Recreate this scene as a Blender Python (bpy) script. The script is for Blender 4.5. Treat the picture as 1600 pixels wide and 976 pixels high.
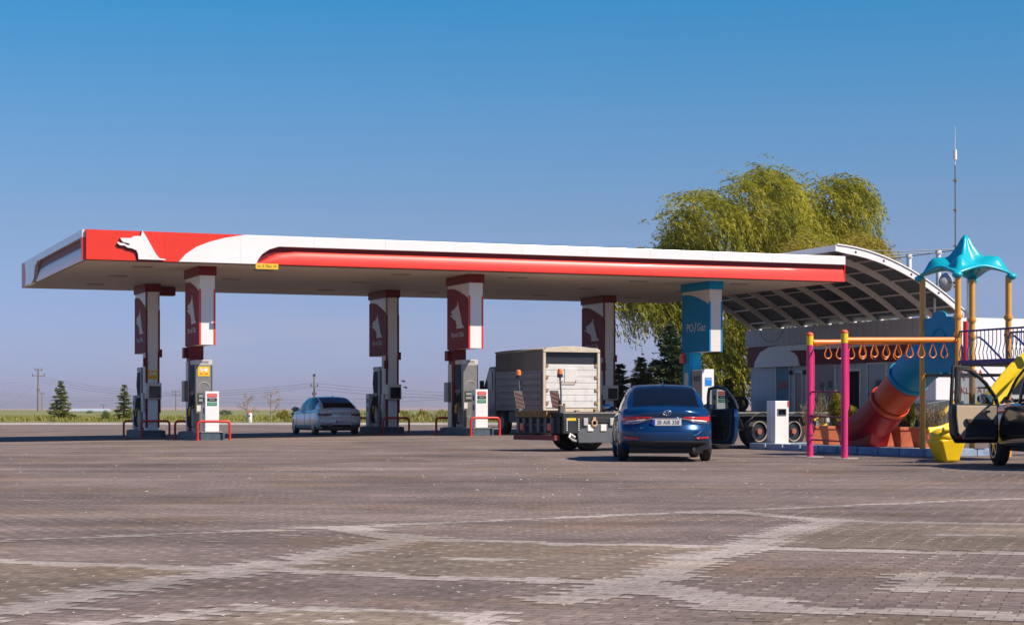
import bpy, bmesh, math, random
import numpy as np
from mathutils import Vector, Matrix
R = math.radians
for o in list(bpy.data.objects): bpy.data.objects.remove(o)
scene = bpy.context.scene
col = scene.collection
random.seed(7); rng = np.random.default_rng(7)

# ------------------------------------------------------------------ camera
F = 2900.0; H = 0.97; HY = 640.0       # focal length in photo pixels, eye height, horizon row
cam = bpy.data.cameras.new('camera'); camo = bpy.data.objects.new('camera', cam); col.objects.link(camo)
camo.location = (0, 0, H); camo.rotation_euler = (R(90), 0, 0)
cam.sensor_width = 36; cam.lens = F/1600*36; cam.shift_y = (HY-488)/1600
cam.clip_start = .1; cam.clip_end = 30000
scene.camera = camo
# ------------------------------------------------------------------ light
TR = Vector((-.87, .50, -1.0)).normalized()       # way the sunlight travels
sl = bpy.data.lights.new('sun', 'SUN'); sl.energy = 4.9; sl.angle = R(.5); sl.color = (1.0, .89, .77)
so = bpy.data.objects.new('sun', sl); col.objects.link(so); so.rotation_euler = TR.to_track_quat('-Z', 'Y').to_euler()
so.location = (30, -20, 40)
w = bpy.data.worlds.new('World'); scene.world = w; w.use_nodes = True
nt = w.node_tree; nt.nodes.clear()
sky = nt.nodes.new('ShaderNodeTexSky'); sky.sky_type = 'NISHITA'; sky.sun_disc = False
sky.sun_elevation = math.asin(-TR.z); sky.sun_rotation = math.atan2(-TR.x, -TR.y)
sky.air_density = 1.0; sky.dust_density = .6; sky.ozone_density = 2.0; sky.altitude = 900
geo = nt.nodes.new('ShaderNodeTexCoord'); sep = nt.nodes.new('ShaderNodeSeparateXYZ')
nt.links.new(geo.outputs['Generated'], sep.inputs[0])
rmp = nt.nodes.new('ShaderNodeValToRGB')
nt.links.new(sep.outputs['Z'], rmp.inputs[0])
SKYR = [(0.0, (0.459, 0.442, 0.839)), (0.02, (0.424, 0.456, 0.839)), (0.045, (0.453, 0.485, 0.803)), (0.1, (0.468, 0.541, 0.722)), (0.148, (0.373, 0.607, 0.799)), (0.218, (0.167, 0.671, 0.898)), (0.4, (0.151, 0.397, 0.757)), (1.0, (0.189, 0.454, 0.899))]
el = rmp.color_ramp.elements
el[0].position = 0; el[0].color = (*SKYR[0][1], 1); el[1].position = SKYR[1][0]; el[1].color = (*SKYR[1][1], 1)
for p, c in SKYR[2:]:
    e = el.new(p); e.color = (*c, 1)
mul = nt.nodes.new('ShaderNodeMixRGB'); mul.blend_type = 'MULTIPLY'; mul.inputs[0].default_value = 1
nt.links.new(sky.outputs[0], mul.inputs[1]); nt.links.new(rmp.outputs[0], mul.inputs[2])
nz = nt.nodes.new('ShaderNodeTexNoise'); nz.inputs['Scale'].default_value = 9; nz.inputs['Detail'].default_value = 5
mp = nt.nodes.new('ShaderNodeMapping'); mp.inputs['Scale'].default_value = (1, 1, 4.0)
nt.links.new(geo.outputs['Generated'], mp.inputs[0]); nt.links.new(mp.outputs[0], nz.inputs['Vector'])
cr = nt.nodes.new('ShaderNodeMapRange'); cr.inputs[1].default_value = .50; cr.inputs[2].default_value = .72; cr.inputs[3].default_value = 0; cr.inputs[4].default_value = .30
nt.links.new(nz.outputs[0], cr.inputs[0])
lo = nt.nodes.new('ShaderNodeMapRange'); lo.inputs[1].default_value = .03; lo.inputs[2].default_value = .10; lo.inputs[3].default_value = 1; lo.inputs[4].default_value = 0
nt.links.new(sep.outputs['Z'], lo.inputs[0])
mm = nt.nodes.new('ShaderNodeMath'); mm.operation = 'MULTIPLY'; nt.links.new(cr.outputs[0], mm.inputs[0]); nt.links.new(lo.outputs[0], mm.inputs[1])
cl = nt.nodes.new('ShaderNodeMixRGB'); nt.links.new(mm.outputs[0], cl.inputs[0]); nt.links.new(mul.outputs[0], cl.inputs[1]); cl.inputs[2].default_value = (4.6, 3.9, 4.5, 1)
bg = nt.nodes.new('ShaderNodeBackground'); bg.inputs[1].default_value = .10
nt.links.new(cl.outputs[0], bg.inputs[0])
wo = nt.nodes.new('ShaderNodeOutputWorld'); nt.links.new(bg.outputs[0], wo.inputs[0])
vs = scene.view_settings; vs.view_transform = 'Standard'; vs.look = 'None'; vs.exposure = .38; vs.gamma = 1
scene.render.resolution_x = 1024; scene.render.resolution_y = 624

# ------------------------------------------------------------------ pixel <-> place
def AT(px, Y, z=0.0): return Vector(((px-800)/F*Y, Y, z))
def ZP(py, Y): return H+(HY-py)*Y/F
def GP(px, py, z=0.0):
    Y = (H-z)*F/(py-HY); return AT(px, Y, z)
def sm(a, b, x):
    t = min(1, max(0, (x-a)/(b-a))); return t*t*(3-2*t)
def gz(X, Y):      # the forecourt falls a little towards the left
    return .0115*(min(max(X, -30), 2)+8)*sm(46, 57, Y)*(1-sm(80, 108, Y))
A = Vector((-13.4, 58.4, 0)); D1 = Vector((.9273, .3742, 0)); D2 = Vector((-.3742, .9273, 0)); ROT = math.atan2(.3742, .9273)
def UV(u, v, z=0): return A+D1*u+D2*v+Vector((0, 0, z))
def u_of(px, v):
    r = (px-800)/F; return (-(A.x+D2.x*v)+(A.y+D2.y*v)*r)/(D1.x-D1.y*r)
def v_of(px, u):
    r = (px-800)/F; return (A.x+D1.x*u-(A.y+D1.y*u)*r)/(-D2.x+D2.y*r)
def ydep(u, v): return A.y+D1.y*u+D2.y*v

# ------------------------------------------------------------------ materials
def M(name, c, rough=.6, metal=0, coat=0, spec=.5, var=0, vs_=4.0, bump=0, bs=30, c2=None, dirt=0, trans=0, emit=0, alpha=1):
    m = bpy.data.materials.new(name); m.use_nodes = True; n = m.node_tree; b = n.nodes['Principled BSDF']
    b.inputs['Base Color'].default_value = (*c, 1); b.inputs['Roughness'].default_value = rough; b.inputs['Metallic'].default_value = metal
    b.inputs['Coat Weight'].default_value = coat; b.inputs['Coat Roughness'].default_value = .06
    b.inputs['Specular IOR Level'].default_value = spec; b.inputs['Transmission Weight'].default_value = trans; b.inputs['Alpha'].default_value = alpha
    if emit: b.inputs['Emission Color'].default_value = (*c, 1); b.inputs['Emission Strength'].default_value = emit
    tc = n.nodes.new('ShaderNodeTexCoord')
    if var or c2 or dirt:
        t = n.nodes.new('ShaderNodeTexNoise'); t.inputs['Scale'].default_value = vs_; t.inputs['Detail'].default_value = 6; t.inputs['Roughness'].default_value = .65
        n.links.new(tc.outputs['Object'], t.inputs['Vector'])
        r = n.nodes.new('ShaderNodeValToRGB'); n.links.new(t.outputs[0], r.inputs[0])
        r.color_ramp.elements[0].position = .3; r.color_ramp.elements[1].position = .72
        if c2: a_, b_ = c, c2
        else: a_, b_ = tuple(x*(1-var) for x in c), tuple(min(1, x*(1+var)) for x in c)
        r.color_ramp.elements[0].color = (*a_, 1); r.color_ramp.elements[1].color = (*b_, 1)
        out = r.outputs[0]
        if dirt:
            t2 = n.nodes.new('ShaderNodeTexNoise'); t2.inputs['Scale'].default_value = vs_*2.3; t2.inputs['Detail'].default_value = 9; t2.inputs['Roughness'].default_value = .75
            n.links.new(tc.outputs['Object'], t2.inputs['Vector'])
            mr = n.nodes.new('ShaderNodeMapRange'); mr.inputs[1].default_value = .52; mr.inputs[2].default_value = .75; mr.inputs[3].default_value = 0; mr.inputs[4].default_value = dirt
            n.links.new(t2.outputs[0], mr.inputs[0])
            mx = n.nodes.new('ShaderNodeMixRGB'); n.links.new(mr.outputs[0], mx.inputs[0]); n.links.new(out, mx.inputs[1]); mx.inputs[2].default_value = (.12, .085, .06, 1)
            out = mx.outputs[0]
        n.links.new(out, b.inputs['Base Color'])
    if bump:
        t = n.nodes.new('ShaderNodeTexNoise'); t.inputs['Scale'].default_value = bs; t.inputs['Detail'].default_value = 4
        n.links.new(tc.outputs['Object'], t.inputs['Vector'])
        bp = n.nodes.new('ShaderNodeBump'); bp.inputs['Strength'].default_value = bump; bp.inputs['Distance'].default_value = .02
        n.links.new(t.outputs[0], bp.inputs['Height']); n.links.new(bp.outputs[0], b.inputs['Normal'])
    return m
def lined(m, axis_scale, c_line, width=.06, rot=(0, 0, 0), amt=1.0):
    """thin parallel panel joints on top of a material"""
    n = m.node_tree; b = n.nodes['Principled BSDF']; tc = n.nodes.new('ShaderNodeTexCoord')
    ax, sc = axis_scale; sp = n.nodes.new('ShaderNodeSeparateXYZ'); n.links.new(tc.outputs['Object'], sp.inputs[0])
    mu = n.nodes.new('ShaderNodeMath'); mu.operation = 'MULTIPLY'; mu.inputs[1].default_value = sc; n.links.new(sp.outputs[ax], mu.inputs[0])
    fr = n.nodes.new('ShaderNodeMath'); fr.operation = 'FRACT'; n.links.new(mu.outputs[0], fr.inputs[0])
    lt = n.nodes.new('ShaderNodeMath'); lt.operation = 'LESS_THAN'; lt.inputs[1].default_value = width; n.links.new(fr.outputs[0], lt.inputs[0])
    am = n.nodes.new('ShaderNodeMath'); am.operation = 'MULTIPLY'; am.inputs[1].default_value = amt; n.links.new(lt.outputs[0], am.inputs[0])
    mx = n.nodes.new('ShaderNodeMixRGB'); n.links.new(am.outputs[0], mx.inputs[0]); mx.inputs[2].default_value = (*c_line, 1)
    lk = b.inputs['Base Color'].links
    if lk: n.links.new(lk[0].from_socket, mx.inputs[1])
    else: mx.inputs[1].default_value = b.inputs['Base Color'].default_value
    n.links.new(mx.outputs[0], b.inputs['Base Color']); return m
WHITE = M('white_panel', (.78, .77, .75), .35, var=.04, vs_=.8)
WHITEF = M('white_fascia', (.80, .79, .77), .22, coat=.15, var=.05, vs_=.5)
CREAM = M('cream_panel', (.70, .66, .60), .45, var=.05)
RED = M('red_fascia', (.72, .030, .010), .40, coat=.15, var=.08, vs_=.6)
REDG = M('red_gloss', (.76, .05, .032), .40, coat=.08, var=.08, vs_=.7)
for _q in (REDG, RED): lined(_q, (0, 1/2.46), (.45, .02, .01), .005)
lined(WHITEF, (0, 1/2.46), (.55, .53, .51), .005); lined(WHITEF, (1, 1/2.46), (.55, .53, .51), .005)
REDP = M('red_paint', (.60, .03, .018), .4, var=.1)
MAROON = M('maroon', (.17, .012, .016), .5, spec=.25)
MAROONL = M('maroon_panel', (.24, .045, .055), .6, spec=.12)
GREYP = M('pale_print', (.62, .60, .60), .5)
BLUE5 = M('turquoise_panel', (.0, .24, .50), .6, spec=.15)
CYAN5 = M('cyan_panel', (.0, .42, .78), .5, spec=.2)
SOFFIT = lined(M('soffit_strips', (.72, .62, .52), .6, var=.06, vs_=.6), (1, 5.0), (.28, .24, .2), .10, amt=.8)
STEEL = M('brushed_steel', (.27, .26, .235), .42, metal=.5, var=.16, vs_=5, dirt=.35)
DARK = M('dark_plastic', (.018, .022, .03), .4)
BLACK = M('black_rubber', (.012, .012, .014), .7)
TYRE = M('tyre_rubber', (.022, .021, .022), .75, var=.25, vs_=12)
ISL = M('island_paint', (.055, .085, .11), .6, var=.35, vs_=5, dirt=.3)
YEL = M('yellow_print', (.80, .50, .02), .5)
ORA = M('orange_paint', (.86, .24, .03), .32, coat=.3)
YPOST = M('amber_paint', (.72, .33, .03), .33, coat=.3, var=.05)
YSL = M('yellow_plastic', (.86, .58, .005), .35, coat=.15, var=.08, vs_=3)
PINK = M('magenta_paint', (.66, .025, .16), .35, coat=.3, var=.05)
TEAL = M('teal_plastic', (.005, .42, .52), .3, coat=.25)
TEALD = M('blue_plastic', (.0, .27, .46), .45, spec=.3, var=.12, vs_=3)
CRIM = M('crimson_plastic', (.34, .006, .014), .4, spec=.4, var=.15, vs_=3)
ORT = M('faded_orange_plastic', (.60, .040, .008), .38, spec=.35, vs_=2, c2=(.68, .11, .03))
BRAIL = M('blue_rail', (.012, .035, .20), .4)
GLASSD = M('dark_glass', (.004, .008, .016), .05, spec=.45)
CHROME = M('chrome', (.75, .75, .76), .12, metal=1)
NAVY = M('blue_car_paint', (.0, .045, .150), .28, metal=.45, coat=.8)
SILV = M('white_car_paint', (.74, .77, .78), .25, metal=.1, coat=.8)
BLKP = M('black_car_paint', (.008, .009, .012), .2, coat=1)
TAILR = M('tail_light_red', (.55, .008, .012), .15, coat=1)
LAMPW = M('lamp_clear', (.75, .72, .68), .15, coat=.5)
LAMPO = M('beacon_orange', (.85, .20, .01), .2, coat=.6)
BEIGE = M('beige_trim', (.42, .33, .23), .7)
TERRA = M('terracotta', (.50, .13, .055), .75, var=.14, vs_=5, dirt=.15)
KERBB = M('blue_kerb_paint', (.16, .26, .42), .75, var=.2, vs_=4, c2=(.42, .46, .54), dirt=.35)
CONC = M('concrete', (.42, .39, .35), .85, var=.15, vs_=2, dirt=.2)
TRDARK = M('trailer_frame_paint', (.020, .024, .026), .5, var=.3, vs_=5, dirt=.2)
TRGREY = M('trailer_grey', (.10, .11, .12), .5, var=.2)
RUST = M('rusty_steel', (.30, .19, .11), .8, var=.3, vs_=6)
WOODY = M('old_plank', (.26, .15, .05), .85, var=.3, vs_=8)
BARK = M('bark', (.11, .08, .055), .9, var=.3, vs_=8, bump=.5)
TARP = M('grey_tarpaulin', (.20, .19, .16), .75, var=.16, vs_=1.2, dirt=.3)
TRWHITE = M('dirty_white_boards', (.66, .64, .60), .55, var=.08, vs_=2, dirt=.45)
TRSIDE = M('worn_grey_boards', (.22, .20, .21), .4, var=.25, vs_=1.5, dirt=.4)
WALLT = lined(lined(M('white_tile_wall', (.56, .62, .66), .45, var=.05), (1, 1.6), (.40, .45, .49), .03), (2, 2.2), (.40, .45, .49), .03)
WALLS = M('white_shed_wall', (.82, .80, .79), .6, var=.04, vs_=.6)
PARA = lined(M('parapet_sheet', (.52, .50, .49), .55, var=.08, vs_=.8), (1, 2.0), (.24, .23, .23), .04)
SHEETD = M('dark_roof_sheet', (.055, .065, .07), .45, var=.25, vs_=1.0)
GLASSB = M('shop_window_glass', (.035, .10, .14), .08, spec=.8)
POSTER = M('blue_poster', (.03, .20, .32), .5)
SKIN = M('skin', (.42, .24, .17), .6)
SHIRT = M('pale_blue_shirt', (.30, .45, .66), .8)
TROUS = M('dark_trousers', (.02, .025, .04), .8)
HAIR = M('dark_hair', (.02, .013, .01), .8)
POLEM = M('weathered_pole', (.23, .20, .19), .8, var=.1)
WIRE = M('wire', (.22, .22, .24), .6)
def leafmat(name, c1, c2, tr=.25):
    m = bpy.data.materials.new(name); m.use_nodes = True; n = m.node_tree; b = n.nodes['Principled BSDF']; b.inputs['Roughness'].default_value = .6
    oi = n.nodes.new('ShaderNodeTexCoord'); t = n.nodes.new('ShaderNodeTexNoise'); t.inputs['Scale'].default_value = .7; t.inputs['Detail'].default_value = 8; t.inputs['Roughness'].default_value = .8
    n.links.new(oi.outputs['Object'], t.inputs['Vector'])
    r = n.nodes.new('ShaderNodeValToRGB'); r.color_ramp.elements[0].position = .35; r.color_ramp.elements[1].position = .68
    r.color_ramp.elements[0].color = (*c1, 1); r.color_ramp.elements[1].color = (*c2, 1)
    n.links.new(t.outputs[0], r.inputs[0]); n.links.new(r.outputs[0], b.inputs['Base Color'])
    tl = n.nodes.new('ShaderNodeBsdfTranslucent'); n.links.new(r.outputs[0], tl.inputs[0]); mx = n.nodes.new('ShaderNodeMixShader'); mx.inputs[0].default_value = tr
    o = n.nodes['Material Output']; n.links.new(b.outputs[0], mx.inputs[1]); n.links.new(tl.outputs[0], mx.inputs[2]); n.links.new(mx.outputs[0], o.inputs[0])
    return m
L_WIL = leafmat('willow_leaves', (.10, .15, .010), (.68, .58, .035), .45)
L_SPR = leafmat('spruce_needles', (.025, .05, .020), (.10, .14, .04), .2)
L_SPG = leafmat('pale_spruce_needles', (.07, .11, .02), (.26, .26, .06), .3)
L_YEL = leafmat('golden_shrub_leaves', (.16, .15, .01), (.45, .36, .02), .3)
L_DRY = leafmat('dry_stems', (.22, .15, .08), (.42, .32, .2), .2)
L_GRS = leafmat('field_grass', (.10, .15, .02), (.44, .36, .07), .2)
L_SCR = leafmat('scrub', (.14, .17, .03), (.42, .33, .12), .2)

# ------------------------------------------------------------------ mesh helper
class MB:
    def __init__(s): s.v = []; s.f = []; s.m = []
    def add(s, vs, fs, m=0):
        k = len(s.v); s.v += [tuple(p) for p in vs]
        for f in fs: s.f.append([i+k for i in f]); s.m.append(m)
        return s
    def box(s, x0, x1, y0, y1, z0, z1, m=0):
        return s.add([(x0, y0, z0), (x1, y0, z0), (x1, y1, z0), (x0, y1, z0), (x0, y0, z1), (x1, y0, z1), (x1, y1, z1), (x0, y1, z1)],
                     [(0, 3, 2, 1), (4, 5, 6, 7), (0, 1, 5, 4), (1, 2, 6, 5), (2, 3, 7, 6), (3, 0, 4, 7)], m)
    def tbox(s, x0, x1, y0, y1, z0, z1, t, m=0):   # box tapered at the foot by t
        return s.add([(x0+t, y0+t, z0), (x1-t, y0+t, z0), (x1-t, y1-t, z0), (x0+t, y1-t, z0), (x0, y0, z1), (x1, y0, z1), (x1, y1, z1), (x0, y1, z1)],
                     [(0, 3, 2, 1), (4, 5, 6, 7), (0, 1, 5, 4), (1, 2, 6, 5), (2, 3, 7, 6), (3, 0, 4, 7)], m)
    def bar(s, p0, p1, w, h, up=(0, 0, 1), m=0):
        p0, p1 = Vector(p0), Vector(p1); d = (p1-p0).normalized(); u = Vector(up); sd = d.cross(u)
        if sd.length < 1e-4: sd = d.cross(Vector((1, 0, 0)))
        sd.normalize(); u = sd.cross(d)
        vs = []
        for p in (p0, p1):
            for a, b in ((-1, -1), (1, -1), (1, 1), (-1, 1)): vs.append(p+sd*a*w/2+u*b*h/2)
        return s.add(vs, [(0, 1, 2, 3), (7, 6, 5, 4), (0, 4, 5, 1), (1, 5, 6, 2), (2, 6, 7, 3), (3, 7, 4, 0)], m)
    def cyl(s, p0, p1, r0, r1=None, n=14, m=0):
        if r1 is None: r1 = r0
        p0, p1 = Vector(p0), Vector(p1); d = (p1-p0).normalized(); a = d.cross(Vector((0, 0, 1)))
        if a.length < 1e-4: a = Vector((1, 0, 0))
        a.normalize(); b = d.cross(a); vs = []
        for p, r in ((p0, r0), (p1, r1)):
            for i in range(n):
                t = 2*math.pi*i/n; vs.append(p+a*r*math.cos(t)+b*r*math.sin(t))
        fs = [(i, (i+1) % n, n+(i+1) % n, n+i) for i in range(n)]+[tuple(range(n))[::-1], tuple(range(n, 2*n))]
        return s.add(vs, fs, m)
    def tube(s, pts, r, n=10, m=0, closed=False, rr=None):
        pts = [Vector(p) for p in pts]; N = len(pts); vs = []; prev = None
        for i, p in enumerate(pts):
            if closed: d = pts[(i+1) % N]-pts[i-1]
            else: d = pts[min(i+1, N-1)]-pts[max(i-1, 0)]
            d.normalize()
            if prev is None:
                a = d.cross(Vector((0, 0, 1)))
                if a.length < 1e-3: a = d.cross(Vector((0, 1, 0)))
            else: a = prev-d*prev.dot(d)
            a.normalize(); prev = a; b = d.cross(a); q = rr[i] if rr else r
            for k in range(n):
                t = 2*math.pi*k/n; vs.append(p+a*q*math.cos(t)+b*q*math.sin(t))
        fs = []
        for i in range(N if closed else N-1):
            j = (i+1) % N
            for k in range(n): fs.append((i*n+k, i*n+(k+1) % n, j*n+(k+1) % n, j*n+k))
        if not closed: fs += [tuple(range(n))[::-1], tuple(range((N-1)*n, N*n))]
        return s.add(vs, fs, m)
    def sweep(s, sec, path, m=0, up=(0, 0, 1)):   # open section (side, up) swept along a path
        path = [Vector(p) for p in path]; N = len(path); n = len(sec); vs = []
        for i, p in enumerate(path):
            d = (path[min(i+1, N-1)]-path[max(i-1, 0)]).normalized(); sd = d.cross(Vector(up)).normalized(); u = sd.cross(d)
            for a, b in sec: vs.append(p+sd*a+u*b)
        fs = [(i*n+k, i*n+k+1, (i+1)*n+k+1, (i+1)*n+k) for i in range(N-1) for k in range(n-1)]
        return s.add(vs, fs, m)
    def pxz(s, poly, y0, y1, m=0):
        n = len(poly); vs = [(a, y0, b) for a, b in poly]+[(a, y1, b) for a, b in poly]
        return s.add(vs, [tuple(range(n)), tuple(range(n, 2*n))[::-1]]+[(i, n+i, n+(i+1) % n, (i+1) % n) for i in range(n)], m)
    def pyz(s, poly, x0, x1, m=0):
        n = len(poly); vs = [(x0, a, b) for a, b in poly]+[(x1, a, b) for a, b in poly]
        return s.add(vs, [tuple(range(n)), tuple(range(n, 2*n))[::-1]]+[(i, n+i, n+(i+1) % n, (i+1) % n) for i in range(n)], m)
    def pxy(s, poly, z0, z1, m=0):
        n = len(poly); vs = [(a, b, z0) for a, b in poly]+[(a, b, z1) for a, b in poly]
        return s.add(vs, [tuple(range(n))[::-1], tuple(range(n, 2*n))]+[(i, (i+1) % n, n+(i+1) % n, n+i) for i in range(n)], m)
    def ball(s, c, r, nu=14, nv=9, m=0):
        if not hasattr(r, '__len__'): r = (r, r, r)
        vs = [(c[0], c[1], c[2]+r[2])]
        for j in range(1, nv):
            ph = math.pi*j/nv
            for i in range(nu):
                t = 2*math.pi*i/nu; vs.append((c[0]+r[0]*math.sin(ph)*math.cos(t), c[1]+r[1]*math.sin(ph)*math.sin(t), c[2]+r[2]*math.cos(ph)))
        vs.append((c[0], c[1], c[2]-r[2])); L = len(vs)-1; fs = []
        for i in range(nu):
            fs.append((0, 1+i, 1+(i+1) % nu)); fs.append((L, 1+(nv-2)*nu+(i+1) % nu, 1+(nv-2)*nu+i))
            for j in range(nv-2): fs.append((1+j*nu+i, 1+(j+1)*nu+i, 1+(j+1)*nu+(i+1) % nu, 1+j*nu+(i+1) % nu))
        return s.add(vs, fs, m)
    def grid(s, P, m=0):     # P[i][j] points
        a, b = len(P), len(P[0]); vs = [p for r in P for p in r]
        return s.add(vs, [(i*b+j, i*b+j+1, (i+1)*b+j+1, (i+1)*b+j) for i in range(a-1) for j in range(b-1)], m)
    def build(s, name, mats, parent=None, smooth=False, bevel=0, solid=0, loc=None, rz=0, weld=False, norm=True):
        me = bpy.data.meshes.new(name); me.from_pydata(s.v, [], s.f)
        if not isinstance(mats, (list, tuple)): mats = [mats]
        for q in mats: me.materials.append(q)
        me.polygons.foreach_set('material_index', s.m)
        if norm or weld:
            bm = bmesh.new(); bm.from_mesh(me)
            if weld: bmesh.ops.remove_doubles(bm, verts=bm.verts, dist=1e-4)
            bmesh.ops.recalc_face_normals(bm, faces=bm.faces); bm.to_mesh(me); bm.free()
        if smooth:
            me.polygons.foreach_set('use_smooth', [True]*len(me.polygons))
            if smooth != 'all':
                try: me.set_sharp_from_angle(angle=R(smooth if smooth is not True else 40))
                except Exception: pass
        o = bpy.data.objects.new(name, me); col.objects.link(o); o.parent = parent
        if loc is not None: o.location = loc
        o.rotation_euler = (0, 0, rz)
        if solid: q = o.modifiers.new('solid', 'SOLIDIFY'); q.thickness = solid; q.offset = 0
        if bevel: q = o.modifiers.new('bevel', 'BEVEL'); q.width = bevel; q.segments = 2; q.limit_method = 'ANGLE'; q.angle_limit = R(40)
        return o
def tag(o, label, cat, group=None, kind=None):
    if label: o['label'] = label
    if cat: o['category'] = cat
    if group: o['group'] = group
    if kind: o['kind'] = kind
    return o
def structure(o): o['kind'] = 'structure'; return o
def thing(name, label, cat, loc=(0, 0, 0), rz=0, group=None):
    o = bpy.data.objects.new(name, None); col.objects.link(o); o.location = loc; o.rotation_euler = (0, 0, rz); o.empty_display_size = .3
    return tag(o, label, cat, group)
def copy_tree(o, parent=None):
    c = o.copy(); col.objects.link(c); c.parent = parent
    for ch in [x for x in o.children]: copy_tree(ch, c)
    return c
def text(s, size, mat, parent, loc, rot, thick=.004, sx=1.0, align='CENTER'):
    name = 'lettering'; cu = bpy.data.curves.new(name, 'FONT'); cu.body = s; cu.size = size; cu.extrude = thick; cu.align_x = align; cu.align_y = 'CENTER'
    cu.resolution_u = 3
    t = bpy.data.objects.new(name, cu); col.objects.link(t)
    me = bpy.data.meshes.new_from_object(t.evaluated_get(bpy.context.evaluated_depsgraph_get()))
    bpy.data.objects.remove(t)
    me.materials.clear(); me.materials.append(mat)
    for v in me.vertices: v.co.x *= sx
    o = bpy.data.objects.new(name, me); col.objects.link(o); o.parent = parent; o.location = loc; o.rotation_euler = rot; return o
def leaves(name, P, Dr, ln, wd, mat, parent=None, loc=(0, 0, 0), seed=0):
    """many small leaf quads: centres P, long directions Dr"""
    g = np.random.default_rng(seed); P = np.asarray(P, float); Dr = np.asarray(Dr, float); n = len(P)
    Dr /= np.linalg.norm(Dr, axis=1, keepdims=True)+1e-9
    rr = g.normal(size=(n, 3)); S = np.cross(Dr, rr); S /= np.linalg.norm(S, axis=1, keepdims=True)+1e-9
    ln = np.asarray(ln)*g.uniform(.6, 1.3, n); wd = np.asarray(wd)*g.uniform(.6, 1.3, n)
    a = P-Dr*ln[:, None]/2; b = P+Dr*ln[:, None]/2; c = P-S*wd[:, None]/2; d = P+S*wd[:, None]/2
    V = np.stack([a, c, b, d], 1).reshape(-1, 3); me = bpy.data.meshes.new(name)
    me.vertices.add(4*n); me.vertices.foreach_set('co', V.ravel()); me.loops.add(4*n); me.polygons.add(n)
    me.loops.foreach_set('vertex_index', np.arange(4*n)); me.polygons.foreach_set('loop_start', np.arange(n)*4); me.polygons.foreach_set('loop_total', np.full(n, 4))
    me.update(calc_edges=True); me.materials.append(mat)
    o = bpy.data.objects.new(name, me); col.objects.link(o); o.parent = parent; o.location = loc; return o
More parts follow.
